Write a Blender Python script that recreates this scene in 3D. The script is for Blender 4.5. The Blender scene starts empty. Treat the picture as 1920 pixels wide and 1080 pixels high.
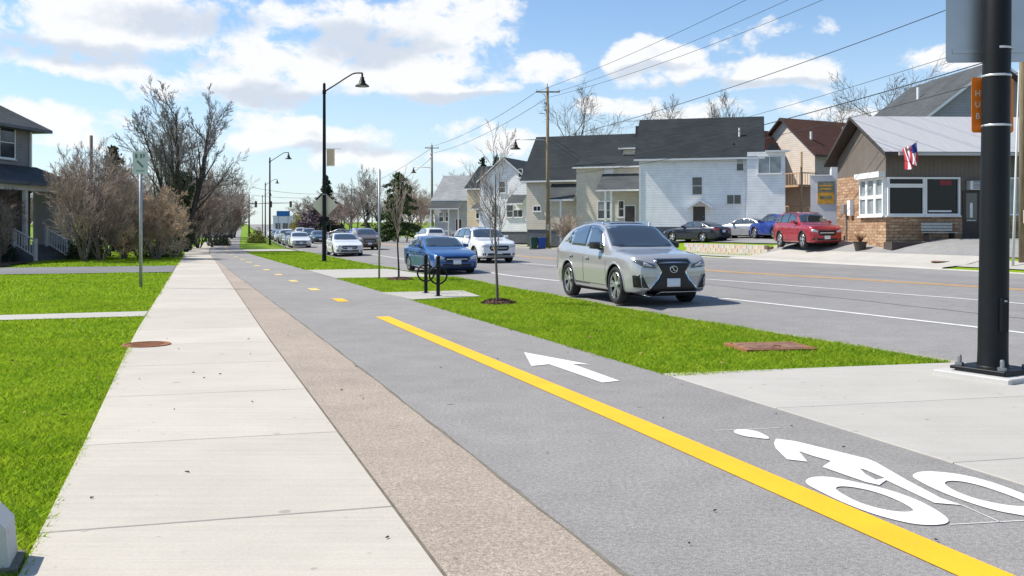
import bpy, bmesh, math, random
import numpy as np
from mathutils import Vector, Matrix
from mathutils.bvhtree import BVHTree
from mathutils.geometry import delaunay_2d_cdt, tessellate_polygon

scene = bpy.context.scene
col = scene.collection
R = math.radians
random.seed(7)

# ------------------------------------------------------------------ camera, sky, sun, exposure
FOC, HZ, CAMH = 1750.0, 430.0, 1.6        # focal length and horizon row in photo pixels (1920 x 1080), eye height in m
cam_data = bpy.data.cameras.new('camera')
cam_data.sensor_width = 36.0
cam_data.lens = 36.0 * FOC / 1920.0
cam_data.shift_y = -(540.0 - HZ) / 1920.0
cam_data.clip_start = 0.05
cam_data.clip_end = 6000.0
cam = bpy.data.objects.new('camera', cam_data)
cam.location = (0, 0, CAMH)
cam.rotation_euler = (R(90), 0, 0)
col.objects.link(cam)
scene.camera = cam

SUN_H = Vector((-0.985, 0.17)).normalized()   # towards the sun, on the ground
SUN_EL = R(50)
sun_data = bpy.data.lights.new('sun', 'SUN')
sun_data.energy = 4.6
sun_data.angle = R(0.6)
sun_data.color = (1.0, 0.94, 0.84)
sun = bpy.data.objects.new('sun', sun_data)
sdir = Vector((SUN_H.x * math.cos(SUN_EL), SUN_H.y * math.cos(SUN_EL), math.sin(SUN_EL)))
sun.rotation_euler = sdir.to_track_quat('Z', 'Y').to_euler()
sun.location = sdir * 50
col.objects.link(sun)

scene.view_settings.view_transform = 'Standard'
scene.view_settings.look = 'None'
scene.view_settings.exposure = 0.5
scene.view_settings.gamma = 1.0
scene.view_settings.use_curve_mapping = False
try:
    scene.cycles.use_denoising = True
    scene.cycles.max_bounces = 6
    scene.cycles.transparent_max_bounces = 8
except Exception:
    pass

world = bpy.data.worlds.new('World')
scene.world = world
world.use_nodes = True
wt = world.node_tree
for nd in list(wt.nodes):
    wt.nodes.remove(nd)

class NT:
    """small helper to write node graphs as expressions"""
    def __init__(s, t): s.t = t
    def n(s, kind, **kw):
        nd = s.t.nodes.new(kind)
        for k, v in kw.items(): setattr(nd, k, v)
        return nd
    def put(s, sock, v):
        if isinstance(v, bpy.types.NodeSocket): s.t.links.new(v, sock)
        else: sock.default_value = v
    def m(s, op, a, b=None, c=None, clamp=False):
        nd = s.n('ShaderNodeMath', operation=op); nd.use_clamp = clamp
        s.put(nd.inputs[0], a)
        if b is not None: s.put(nd.inputs[1], b)
        if c is not None: s.put(nd.inputs[2], c)
        return nd.outputs[0]
    def step(s, v, a, b, lo=0.0, hi=1.0):
        nd = s.n('ShaderNodeMapRange', interpolation_type='SMOOTHSTEP')
        s.put(nd.inputs[0], v); nd.inputs[1].default_value = a; nd.inputs[2].default_value = b
        nd.inputs[3].default_value = lo; nd.inputs[4].default_value = hi
        return nd.outputs[0]
    def mix(s, f, a, b):
        nd = s.n('ShaderNodeMix', data_type='RGBA')
        s.put(nd.inputs[0], f); s.put(nd.inputs[6], a); s.put(nd.inputs[7], b)
        return nd.outputs[2]
    def noise(s, vec, scale, detail=4, rough=0.55, dist=0.0, color=False):
        nd = s.n('ShaderNodeTexNoise')
        if vec is not None: s.t.links.new(vec, nd.inputs['Vector'])
        nd.inputs['Scale'].default_value = scale; nd.inputs['Detail'].default_value = detail
        nd.inputs['Roughness'].default_value = rough; nd.inputs['Distortion'].default_value = dist
        return nd.outputs['Color' if color else 'Fac']

def make_sky():
    g = NT(wt)
    sky = g.n('ShaderNodeTexSky', sky_type='NISHITA')
    sky.sun_disc = False
    sky.sun_elevation = SUN_EL
    sky.sun_rotation = math.atan2(SUN_H.x, SUN_H.y)
    sky.air_density = 1.0; sky.dust_density = 0.4; sky.ozone_density = 2.2; sky.altitude = 100
    tc = g.n('ShaderNodeTexCoord')
    sep = g.n('ShaderNodeSeparateXYZ'); wt.links.new(tc.outputs['Generated'], sep.inputs[0])
    x, y, z = sep.outputs
    az = g.m('MULTIPLY', g.m('ARCTAN2', x, y), 57.2958)
    el = g.m('MULTIPLY', g.m('ARCSINE', z), 57.2958)
    comb = g.n('ShaderNodeCombineXYZ')
    g.put(comb.inputs[0], az); g.put(comb.inputs[1], g.m('MULTIPLY', el, 1.45))
    v = comb.outputs[0]
    fb = g.noise(v, 0.19, 9, 0.56, 0.35)
    fine = g.noise(v, 0.55, 9, 0.66, 0.3)
    warp = g.noise(v, 0.22, 5, 0.5, 0.0, color=True)
    ws = g.n('ShaderNodeSeparateColor'); wt.links.new(warp, ws.inputs[0])
    waz = g.m('ADD', az, g.m('MULTIPLY', g.m('SUBTRACT', ws.outputs[0], 0.5), 6.0))
    wel = g.m('ADD', el, g.m('MULTIPLY', g.m('SUBTRACT', ws.outputs[1], 0.5), 2.6))
    # clouds: centre (photo px), radii (px), weight
    CL = [(200, 40, 330, 75, 1.0), (120, 118, 190, 24, .9), (640, 120, 330, 60, 1.0), (840, 45, 150, 70, 1.0), (520, 30, 250, 45, .75),
          (430, 160, 170, 40, .9), (860, 165, 150, 30, 1.0), (1040, 130, 80, 28, .8), (1215, 105, 85, 36, 1.0), (1400, 135, 220, 34, 1.0),
          (1400, 62, 120, 34, .6), (1140, 195, 110, 22, .8), (845, 243, 45, 20, .8), (600, 262, 210, 34, .85), (90, 225, 150, 42, .75),
          (930, 265, 120, 26, .8), (1745, 118, 90, 22, .7), (520, 225, 120, 22, .6), (700, 300, 260, 26, .7), (1300, 215, 160, 20, .5),
          (1560, 205, 150, 18, .45), (360, 75, 130, 40, .7)]
    def blobs(lst):
        field = None
        for (px, py, rx, ry, wgt) in lst:
            a0 = math.degrees(math.atan((px - 960) / FOC)); e0 = math.degrees(math.atan((HZ - py) / FOC * math.cos(R(a0))))
            ra = math.degrees(rx / FOC); re = math.degrees(ry / FOC)
            da = g.m('DIVIDE', g.m('SUBTRACT', waz, a0), ra)
            de = g.m('DIVIDE', g.m('SUBTRACT', wel, e0), re)
            q = g.m('MULTIPLY', g.m('SUBTRACT', 1.0, g.m('ADD', g.m('MULTIPLY', da, da), g.m('MULTIPLY', de, de))), wgt)
            field = q if field is None else g.m('SMOOTH_MAX', field, q, 0.35)
        return field
    field = blobs(CL)
    under = blobs([(130, 92, 260, 24, 1), (700, 78, 150, 42, 1), (520, 178, 170, 20, .9), (870, 182, 140, 14, .9), (1400, 158, 200, 12, .8), (620, 285, 180, 14, .7), (1215, 128, 70, 12, .7), (330, 30, 160, 30, .8)])
    field = g.m('MAXIMUM', field, -0.9)
    # the same broken cumulus goes on all over the sky
    dens = g.m('ADD', g.m('MULTIPLY', field, 0.62), g.m('ADD', g.m('MULTIPLY', g.m('SUBTRACT', fb, 0.5), 2.3), g.m('MULTIPLY', g.m('SUBTRACT', fine, 0.5), 1.25)))
    cover = g.step(dens, 0.0, 0.46)
    thick = g.m('MAXIMUM', g.m('MULTIPLY', g.step(g.m('ADD', under, g.m('MULTIPLY', g.m('SUBTRACT', fine, 0.5), 1.6)), -0.25, 0.8), 0.9), g.step(g.m('ADD', dens, g.m('MULTIPLY', g.m('SUBTRACT', ws.outputs[2], 0.5), 1.9)), 0.75, 1.6))
    hazef = g.step(el, -1.0, 14.0, 0.62, 0.06)
    white = (7.9, 7.95, 8.05, 1)
    grey = (5.1, 5.65, 6.5, 1)
    ccol = g.mix(thick, white, grey)
    skyc = g.n('ShaderNodeMix', data_type='RGBA', blend_type='MULTIPLY')
    skyc.inputs[0].default_value = 1.0
    wt.links.new(sky.outputs[0], skyc.inputs[6]); skyc.inputs[7].default_value = (1.05, 1.22, 1.34, 1)
    base = g.mix(hazef, skyc.outputs[2], (6.6, 7.2, 7.7, 1))
    allc = g.mix(g.m('MULTIPLY', cover, 0.96), base, ccol)
    bg = g.n('ShaderNodeBackground'); bg.inputs['Strength'].default_value = 0.09
    wt.links.new(allc, bg.inputs['Color'])
    out = g.n('ShaderNodeOutputWorld'); wt.links.new(bg.outputs[0], out.inputs['Surface'])
make_sky()

# ------------------------------------------------------------------ materials
MATS = {}
def mat(name, colr, rough=0.7, var=0.0, scale=4.0, bump=0.0, bscale=None, metal=0.0, spec=0.4, coat=0.0, col2=None, detail=5, stretch=None, coords='Object', fine=0.0, fscale=60, trans=0.0, emit=None):
    if name in MATS: return MATS[name]
    m_ = bpy.data.materials.new(name); m_.use_nodes = True
    t = m_.node_tree; g = NT(t)
    b = t.nodes['Principled BSDF']
    c = (*colr, 1.0)
    b.inputs['Base Color'].default_value = c
    b.inputs['Roughness'].default_value = rough
    b.inputs['Metallic'].default_value = metal
    b.inputs['Specular IOR Level'].default_value = spec
    if coat: b.inputs['Coat Weight'].default_value = coat; b.inputs['Coat Roughness'].default_value = 0.04
    if trans: b.inputs['Transmission Weight'].default_value = trans
    if emit: b.inputs['Emission Color'].default_value = (*emit[0], 1); b.inputs['Emission Strength'].default_value = emit[1]
    if var or bump or col2 or fine:
        tc = g.n('ShaderNodeTexCoord'); vec = tc.outputs[coords] if coords != 'World' else g.n('ShaderNodeNewGeometry').outputs['Position']
        if stretch:
            mp = g.n('ShaderNodeMapping'); mp.inputs['Scale'].default_value = stretch
            t.links.new(vec, mp.inputs[0]); vec = mp.outputs[0]
        nz = g.noise(vec, scale, detail)
        cc = None
        if col2:
            cc = g.mix(g.step(nz, 0.35, 0.65), c, (*col2, 1))
        elif var:
            lo = tuple(max(0, v * (1 - var)) for v in colr); hi = tuple(min(1, v * (1 + var)) for v in colr)
            cc = g.mix(g.step(nz, 0.25, 0.75), (*lo, 1), (*hi, 1))
        if fine:
            nf = g.noise(vec, fscale, 3, 0.7)
            f = g.step(nf, 0.3, 0.7, 1 - fine, 1 + fine)
            mm = g.n('ShaderNodeMix', data_type='RGBA', blend_type='MULTIPLY'); mm.inputs[0].default_value = 1.0
            g.put(mm.inputs[6], cc if cc is not None else c)
            cb = g.n('ShaderNodeCombineColor')
            for i in range(3): t.links.new(f, cb.inputs[i])
            t.links.new(cb.outputs[0], mm.inputs[7]); cc = mm.outputs[2]
        if cc is not None: t.links.new(cc, b.inputs['Base Color'])
        if bump:
            nb = g.noise(vec, bscale or scale * 4, 4)
            bp = g.n('ShaderNodeBump'); bp.inputs['Strength'].default_value = bump; bp.inputs['Distance'].default_value = 0.02
            t.links.new(nb, bp.inputs['Height']); t.links.new(bp.outputs[0], b.inputs['Normal'])
    MATS[name] = m_
    return m_

def siding_mat(name, colr, pitch=0.2, vertical=False, rough=0.6, depth=0.6):
    """lap siding or board cladding: fine relief on a wall"""
    m_ = bpy.data.materials.new(name); m_.use_nodes = True
    t = m_.node_tree; g = NT(t); b = t.nodes['Principled BSDF']
    tc = g.n('ShaderNodeTexCoord'); sep = g.n('ShaderNodeSeparateXYZ'); t.links.new(tc.outputs['Object'], sep.inputs[0])
    ax = g.m('ADD', sep.outputs[0], sep.outputs[1]) if vertical else sep.outputs[2]
    fr = g.m('FRACT', g.m('DIVIDE', ax, pitch))
    groove = g.step(fr, 0.0, 0.16, 0.62, 1.0)
    nz = g.noise(tc.outputs['Object'], 1.6, 5); var = g.step(nz, 0.25, 0.75, 0.9, 1.06)
    f = g.m('MULTIPLY', groove, var)
    mm = g.n('ShaderNodeMix', data_type='RGBA', blend_type='MULTIPLY'); mm.inputs[0].default_value = 1.0
    mm.inputs[6].default_value = (*colr, 1)
    cb = g.n('ShaderNodeCombineColor')
    for i in range(3): t.links.new(f, cb.inputs[i])
    t.links.new(cb.outputs[0], mm.inputs[7]); t.links.new(mm.outputs[2], b.inputs['Base Color'])
    bp = g.n('ShaderNodeBump'); bp.inputs['Strength'].default_value = depth; bp.inputs['Distance'].default_value = 0.03
    t.links.new(g.m('SUBTRACT', 1.0, fr), bp.inputs['Height']); t.links.new(bp.outputs[0], b.inputs['Normal'])
    b.inputs['Roughness'].default_value = rough
    MATS[name] = m_
    return m_

def brick_mat(name, c1, c2, cm, bw=0.35, rh=0.14, rough=0.85, squash=1.0):
    m_ = bpy.data.materials.new(name); m_.use_nodes = True
    t = m_.node_tree; g = NT(t); b = t.nodes['Principled BSDF']
    tc = g.n('ShaderNodeTexCoord'); sep = g.n('ShaderNodeSeparateXYZ'); t.links.new(tc.outputs['Object'], sep.inputs[0])
    cb = g.n('ShaderNodeCombineXYZ')
    g.put(cb.inputs[0], g.m('ADD', sep.outputs[0], sep.outputs[1])); g.put(cb.inputs[1], sep.outputs[2])
    wz = g.noise(tc.outputs['Object'], 3.0, 3, 0.5, 0, True)
    vm = g.n('ShaderNodeVectorMath', operation='MULTIPLY_ADD'); t.links.new(wz, vm.inputs[0]); vm.inputs[1].default_value = (0.12, 0.12, 0); t.links.new(cb.outputs[0], vm.inputs[2])
    bt = g.n('ShaderNodeTexBrick'); t.links.new(vm.outputs[0], bt.inputs['Vector'])
    bt.inputs['Color1'].default_value = (*c1, 1); bt.inputs['Color2'].default_value = (*c2, 1); bt.inputs['Mortar'].default_value = (*cm, 1)
    bt.inputs['Scale'].default_value = 1.0; bt.inputs['Brick Width'].default_value = bw; bt.inputs['Row Height'].default_value = rh
    bt.inputs['Mortar Size'].default_value = 0.012; bt.inputs['Bias'].default_value = 0.0
    nz = g.noise(tc.outputs['Object'], 5.0, 4)
    t.links.new(g.mix(g.step(nz, 0.35, 0.7, 0.0, 0.55), bt.outputs['Color'], (c2[0] * .45, c2[1] * .45, c2[2] * .45, 1)), b.inputs['Base Color'])
    bp = g.n('ShaderNodeBump'); bp.inputs['Strength'].default_value = 0.7; bp.inputs['Distance'].default_value = 0.02
    t.links.new(g.m('SUBTRACT', 1.0, bt.outputs['Fac']), bp.inputs['Height']); t.links.new(bp.outputs[0], b.inputs['Normal'])
    b.inputs['Roughness'].default_value = rough
    MATS[name] = m_
    return m_

def shingle_mat(name, colr, pitch=0.22):
    m_ = bpy.data.materials.new(name); m_.use_nodes = True
    t = m_.node_tree; g = NT(t); b = t.nodes['Principled BSDF']
    tc = g.n('ShaderNodeTexCoord'); sep = g.n('ShaderNodeSeparateXYZ'); t.links.new(tc.outputs['Object'], sep.inputs[0])
    fr = g.m('FRACT', g.m('DIVIDE', sep.outputs[2], pitch * 0.6))
    row = g.step(fr, 0.0, 0.3, 0.8, 1.05)
    mp = g.n('ShaderNodeMapping'); mp.inputs['Scale'].default_value = (0.6, 0.6, 6.0); t.links.new(tc.outputs['Object'], mp.inputs[0])
    n1 = g.step(g.noise(mp.outputs[0], 2.2, 5, 0.65), 0.25, 0.75, 0.78, 1.25)
    n2 = g.step(g.noise(tc.outputs['Object'], 0.5, 3), 0.3, 0.7, 0.88, 1.12)
    f = g.m('MULTIPLY', g.m('MULTIPLY', row, n1), n2)
    mm = g.n('ShaderNodeMix', data_type='RGBA', blend_type='MULTIPLY'); mm.inputs[0].default_value = 1.0
    mm.inputs[6].default_value = (*colr, 1); cb = g.n('ShaderNodeCombineColor')
    for i in range(3): t.links.new(f, cb.inputs[i])
    t.links.new(cb.outputs[0], mm.inputs[7]); t.links.new(mm.outputs[2], b.inputs['Base Color'])
    b.inputs['Roughness'].default_value = 0.9; b.inputs['Specular IOR Level'].default_value = 0.12
    MATS[name] = m_
    return m_

def lawn_mat():
    m_ = bpy.data.materials.new('lawn_turf'); m_.use_nodes = True
    t = m_.node_tree; g = NT(t); b = t.nodes['Principled BSDF']
    p = g.n('ShaderNodeNewGeometry').outputs['Position']
    n1 = g.noise(p, 0.35, 4); n2 = g.noise(p, 3.0, 5, 0.65); n3 = g.noise(p, 38, 4, 0.7)
    c = g.mix(g.step(n1, 0.3, 0.7), (0.135, 0.245, 0.006, 1), (0.20, 0.305, 0.010, 1))
    c = g.mix(g.step(n2, 0.42, 0.75, 0.0, 0.55), c, (0.25, 0.30, 0.02, 1))
    c = g.mix(g.step(n3, 0.3, 0.7, 0.0, 0.6), c, (0.09, 0.18, 0.005, 1))
    t.links.new(c, b.inputs['Base Color'])
    b.inputs['Roughness'].default_value = 0.8; b.inputs['Specular IOR Level'].default_value = 0.15
    bp = g.n('ShaderNodeBump'); bp.inputs['Strength'].default_value = 0.8; bp.inputs['Distance'].default_value = 0.03
    t.links.new(n3, bp.inputs['Height']); t.links.new(bp.outputs[0], b.inputs['Normal'])
    MATS['lawn_turf'] = m_
    return m_

def asphalt_mat(name, colr, patch=0.1, stone=0.35, bump=0.5, fs=160, light=None, cracks=True):
    m_ = bpy.data.materials.new(name); m_.use_nodes = True
    t = m_.node_tree; g = NT(t); b = t.nodes['Principled BSDF']
    p = g.n('ShaderNodeNewGeometry').outputs['Position']
    nbig = g.step(g.noise(p, 0.22, 5, 0.6), 0.25, 0.75, 1 - patch, 1 + patch)
    nmid = g.step(g.noise(p, 2.2, 5, 0.6), 0.25, 0.75, 0.93, 1.07)
    nst = g.noise(p, fs, 3, 0.75)
    st = g.step(nst, 0.3, 0.7, 1 - stone, 1 + stone)
    n4 = g.step(g.noise(p, fs * 0.3, 2, 0.6), 0.25, 0.75, 1 - stone * .5, 1 + stone * .5)
    f = g.m('MULTIPLY', g.m('MULTIPLY', g.m('MULTIPLY', nbig, nmid), st), n4)
    if cracks:   # sparse dark tar spots and pits with their own shape
        f = g.m('MULTIPLY', f, g.step(g.noise(p, 6.5, 2, 0.4), 0.22, 0.27, 0.6, 1.0))
    mm = g.n('ShaderNodeMix', data_type='RGBA', blend_type='MULTIPLY'); mm.inputs[0].default_value = 1.0
    mm.inputs[6].default_value = (*colr, 1); cb = g.n('ShaderNodeCombineColor')
    for i in range(3): t.links.new(f, cb.inputs[i])
    t.links.new(cb.outputs[0], mm.inputs[7]); t.links.new(mm.outputs[2], b.inputs['Base Color'])
    b.inputs['Roughness'].default_value = 0.85; b.inputs['Specular IOR Level'].default_value = 0.3
    if bump:
        bp = g.n('ShaderNodeBump'); bp.inputs['Strength'].default_value = bump; bp.inputs['Distance'].default_value = 0.008
        t.links.new(nst, bp.inputs['Height']); t.links.new(bp.outputs[0], b.inputs['Normal'])
    MATS[name] = m_
    return m_

def concrete_mat(name, colr, broom=True, var=0.06):
    m_ = bpy.data.materials.new(name); m_.use_nodes = True
    t = m_.node_tree; g = NT(t); b = t.nodes['Principled BSDF']
    p = g.n('ShaderNodeNewGeometry').outputs['Position']
    oi = g.n('ShaderNodeObjectInfo').outputs['Random']
    n1 = g.step(g.noise(p, 0.9, 6, 0.62), 0.25, 0.75, 1 - var, 1 + var)
    n2 = g.step(g.noise(p, 60, 3, 0.7), 0.3, 0.7, 0.95, 1.05)
    per = g.m('ADD', 0.95, g.m('MULTIPLY', oi, 0.1))
    f = g.m('MULTIPLY', g.m('MULTIPLY', n1, n2), per)
    spots = g.step(g.noise(p, 9, 2, 0.3), 0.235, 0.26, 0.72, 1.0)
    f = g.m('MULTIPLY', f, spots)
    h = None
    if broom:
        mp = g.n('ShaderNodeMapping'); mp.inputs['Rotation'].default_value = (0, 0, -TH_ROAD - R(1.6)); mp.inputs['Scale'].default_value = (0.35, 22.0, 1)
        t.links.new(p, mp.inputs[0]); br = g.noise(mp.outputs[0], 1.0, 4, 0.75)
        f = g.m('MULTIPLY', f, g.step(br, 0.25, 0.75, 0.93, 1.05)); h = br
    mm = g.n('ShaderNodeMix', data_type='RGBA', blend_type='MULTIPLY'); mm.inputs[0].default_value = 1.0
    mm.inputs[6].default_value = (*colr, 1); cb = g.n('ShaderNodeCombineColor')
    for i in range(3): t.links.new(f, cb.inputs[i])
    t.links.new(cb.outputs[0], mm.inputs[7]); t.links.new(mm.outputs[2], b.inputs['Base Color'])
    b.inputs['Roughness'].default_value = 0.85; b.inputs['Specular IOR Level'].default_value = 0.25
    if h is not None:
        bp = g.n('ShaderNodeBump'); bp.inputs['Strength'].default_value = 0.25; bp.inputs['Distance'].default_value = 0.01
        t.links.new(h, bp.inputs['Height']); t.links.new(bp.outputs[0], b.inputs['Normal'])
    MATS[name] = m_
    return m_

# ------------------------------------------------------------------ road coordinates: s along the street, o across it
TH_ROAD = math.atan((960 - 355) / FOC)
U = Vector((-math.sin(TH_ROAD), math.cos(TH_ROAD)))
N = Vector((math.cos(TH_ROAD), math.sin(TH_ROAD)))
def bend(s): return 0.0 if s < 60 else (7.4e-4 * (s - 60.0) ** 2 if s < 95 else 0.9065 + 0.0518 * (s - 95))
def so_xy(s, o):
    q = o + bend(s); return Vector((U.x * s + N.x * q, U.y * s + N.y * q))
def xy_so(x, y):
    s = x * U.x + y * U.y; return s, x * N.x + y * N.y - bend(s)
def rise(s):
    if s < 95: return 0.0
    t = min(s, 900) - 95; return 0.0082 * (t - 40 * (1 - math.exp(-t / 40)))
FARKERB = 27.9
def lerp_tab(tab, v):
    if v <= tab[0][0]: return tab[0][1]
    for (a, za), (b, zb) in zip(tab, tab[1:]):
        if v <= b: return za + (zb - za) * (v - a) / (b - a)
    return tab[-1][1]
KT = [(0, 9.1), (9.6, 8.95), (15, 8.58), (30, 8.6), (42, 8.0), (60, 8.0)]
def ko(s): return lerp_tab(KT, s)      # kerb line beside the cycle path
T_SHOP = [(27.9, .02), (29.5, .15), (31, .46), (32.5, .88), (34, 1.12), (60, 1.5), (120, 2.2)]
T_HILL = [(27.9, .02), (30.4, .08), (31.25, .13), (32.2, .68), (34, .8), (38, 1.05), (44, 1.25), (60, 1.6), (120, 2.2)]
def gz(s, o):
    """height of the walking or driving surface"""
    r = rise(s)
    KERB = ko(s)
    if o < KERB: return r
    if o < FARKERB:
        c = (o - KERB) / (FARKERB - KERB)
        return r - 0.12 + 0.18 * (1 - (2 * c - 1) ** 2)
    k = min(1, max(0, (s - 44.2) / 1.5)); k = k * k * (3 - 2 * k)
    return r + (1 - k) * lerp_tab(T_SHOP, o) + k * lerp_tab(T_HILL, o)
def gxy(x, y): return gz(*xy_so(x, y))
def ray(px, d):
    """world XY at pixel column px and depth d"""
    return Vector(((px - 960) / FOC * d, d))
def at(px, d, dz=0.0):
    v = ray(px, d); return Vector((v.x, v.y, gxy(v.x, v.y) + dz))
def zpix(py, d): return CAMH + (HZ - py) * d / FOC
def flat(px, py, z=0.0):
    d = FOC * (CAMH - z) / (py - HZ); v = ray(px, d); return Vector((v.x, v.y, z))

# ------------------------------------------------------------------ mesh helpers
class MB:
    def __init__(s): s.v = []; s.f = []; s.mi = []; s.cur = 0
    def add(s, vs, fs):
        b = len(s.v); s.v += [tuple(p) for p in vs]; s.f += [tuple(i + b for i in q) for q in fs]; s.mi += [s.cur] * len(fs); return s
    def box(s, x0, x1, y0, y1, z0, z1):
        return s.add([(x0, y0, z0), (x1, y0, z0), (x1, y1, z0), (x0, y1, z0), (x0, y0, z1), (x1, y0, z1), (x1, y1, z1), (x0, y1, z1)],
                     [(0, 3, 2, 1), (4, 5, 6, 7), (0, 1, 5, 4), (1, 2, 6, 5), (2, 3, 7, 6), (3, 0, 4, 7)])
    def cbox(s, x0, x1, y0, y1, z0, z1, c=0.02):
        """box with chamfered top and vertical edges"""
        def ring(k, z): return [(x0 + k, y0, z), (x1 - k, y0, z), (x1, y0 + k, z), (x1, y1 - k, z), (x1 - k, y1, z), (x0 + k, y1, z), (x0, y1 - k, z), (x0, y0 + k, z)]
        def inset(z): return [(x0 + c, y0 + c * .5, z), (x1 - c, y0 + c * .5, z), (x1 - c * .5, y0 + c, z), (x1 - c * .5, y1 - c, z), (x1 - c, y1 - c * .5, z), (x0 + c, y1 - c * .5, z), (x0 + c * .5, y1 - c, z), (x0 + c * .5, y0 + c, z)]
        vs = ring(c, z0) + ring(c, z1 - c * .6) + inset(z1)
        fs = [tuple(range(7, -1, -1)), tuple(range(16, 24))]
        for k in range(2):
            for i in range(8):
                j = (i + 1) % 8; fs.append((k * 8 + i, k * 8 + j, k * 8 + 8 + j, k * 8 + 8 + i))
        return s.add(vs, fs)
    def tube(s, pts, rad, k=8, cap=True):
        """round bar through points; rad a number or list"""
        pts = [Vector(p) for p in pts]; n_ = len(pts)
        rs = rad if isinstance(rad, (list, tuple)) else [rad] * n_
        vs = []; prev = None
        for i, p in enumerate(pts):
            d = (pts[min(i + 1, n_ - 1)] - pts[max(i - 1, 0)]).normalized()
            if prev is None:
                a = Vector((0, 0, 1)) if abs(d.z) < 0.9 else Vector((1, 0, 0)); prev = a.cross(d).normalized()
            x = (prev - d * prev.dot(d)).normalized(); y = d.cross(x); prev = x
            for j in range(k):
                t = 2 * math.pi * j / k; vs.append(p + (x * math.cos(t) + y * math.sin(t)) * rs[i])
        fs = []
        for i in range(n_ - 1):
            for j in range(k):
                j2 = (j + 1) % k; fs.append((i * k + j, i * k + j2, (i + 1) * k + j2, (i + 1) * k + j))
        if cap: fs += [tuple(range(k - 1, -1, -1)), tuple((n_ - 1) * k + j for j in range(k))]
        return s.add(vs, fs)
    def lathe(s, prof, k=16, o=(0, 0, 0), axis='z'):
        """profile [(r, h)] turned about an axis through o"""
        vs = []
        for r, h in prof:
            for j in range(k):
                t = 2 * math.pi * j / k; a, b = r * math.cos(t), r * math.sin(t)
                vs.append((o[0] + a, o[1] + b, o[2] + h) if axis == 'z' else (o[0] + a, o[1] + h, o[2] + b))
        fs = []
        for i in range(len(prof) - 1):
            for j in range(k):
                j2 = (j + 1) % k; q = (i * k + j, i * k + j2, (i + 1) * k + j2, (i + 1) * k + j)
                fs.append(q if axis == 'z' else q[::-1])
        return s.add(vs, fs)
    def prism(s, poly, y0, y1):
        """polygon in x,z pushed along y"""
        n_ = len(poly); vs = [(x, y0, z) for x, z in poly] + [(x, y1, z) for x, z in poly]
        fs = [tuple(range(n_)), tuple(range(2 * n_ - 1, n_ - 1, -1))]
        for i in range(n_):
            j = (i + 1) % n_; fs.append((i, i + n_, j + n_, j))
        return s.add(vs, fs)
    def mesh(s, name, mats, smooth=False):
        me = bpy.data.meshes.new(name); me.from_pydata(s.v, [], s.f)
        for m_ in (mats if isinstance(mats, (list, tuple)) else [mats]): me.materials.append(m_)
        if any(s.mi): me.polygons.foreach_set('material_index', s.mi)
        if smooth: me.polygons.foreach_set('use_smooth', [True] * len(me.polygons))
        me.validate(); me.update(); return me
    def build(s, name, mats, parent=None, smooth=False, fix=True):
        me = s.mesh(name, mats, smooth)
        if fix:
            bm = bmesh.new(); bm.from_mesh(me); bmesh.ops.recalc_face_normals(bm, faces=bm.faces); bm.to_mesh(me); bm.free()
        return link(name, me, parent)

def link(name, data, parent=None, loc=None, rz=0.0):
    o = bpy.data.objects.new(name, data); col.objects.link(o)
    if parent is not None: o.parent = parent
    if loc is not None: o.location = loc
    if rz: o.rotation_euler = (0, 0, rz)
    return o
def thing(name, label, cat, loc=(0, 0, 0), rz=0.0, group=None):
    o = link(name, None, None, loc, rz); o.empty_display_size = 0.2
    return tag(o, label, cat, group)
def tag(o, label, cat=None, group=None, kind=None):
    if label: o['label'] = label
    if cat: o['category'] = cat
    if group: o['group'] = group
    if kind: o['kind'] = kind
    return o
def clone(o, parent=None):
    c = o.copy(); col.objects.link(c); c.parent = parent
    for ch in [k for k in o.children]: clone(ch, c)
    return c
def smooth_by_angle(o, ang=40):
    me = o.data
    me.polygons.foreach_set('use_smooth', [True] * len(me.polygons))
    try: me.set_sharp_from_angle(angle=R(ang))
    except Exception: pass
# ------------------------------------------------------------------ the setting: ground, road, paths
M_lawn = lawn_mat()
M_road = asphalt_mat('road_asphalt', (0.23, 0.22, 0.212), 0.10, 0.22, 0.3, 90)
M_path = asphalt_mat('path_asphalt', (0.255, 0.243, 0.232), 0.09, 0.36, 0.7, 110)
M_agg = asphalt_mat('exposed_aggregate', (0.342, 0.284, 0.232), 0.10, 0.40, 0.6, 120)
M_conc = concrete_mat('walk_concrete', (0.455, 0.42, 0.362))
M_conc2 = concrete_mat('pad_concrete', (0.40, 0.38, 0.345))
M_joint = mat('joint_dirt', (0.16, 0.145, 0.12), 0.95, 0.2, 8)
M_kerb = concrete_mat('kerb_concrete', (0.40, 0.38, 0.35), broom=False)
M_lot = asphalt_mat('lot_asphalt', (0.25, 0.245, 0.24), 0.12, 0.25, 0.3, 70)
M_drive = asphalt_mat('drive_asphalt', (0.17, 0.17, 0.175), 0.12, 0.25, 0.3, 80)
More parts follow.
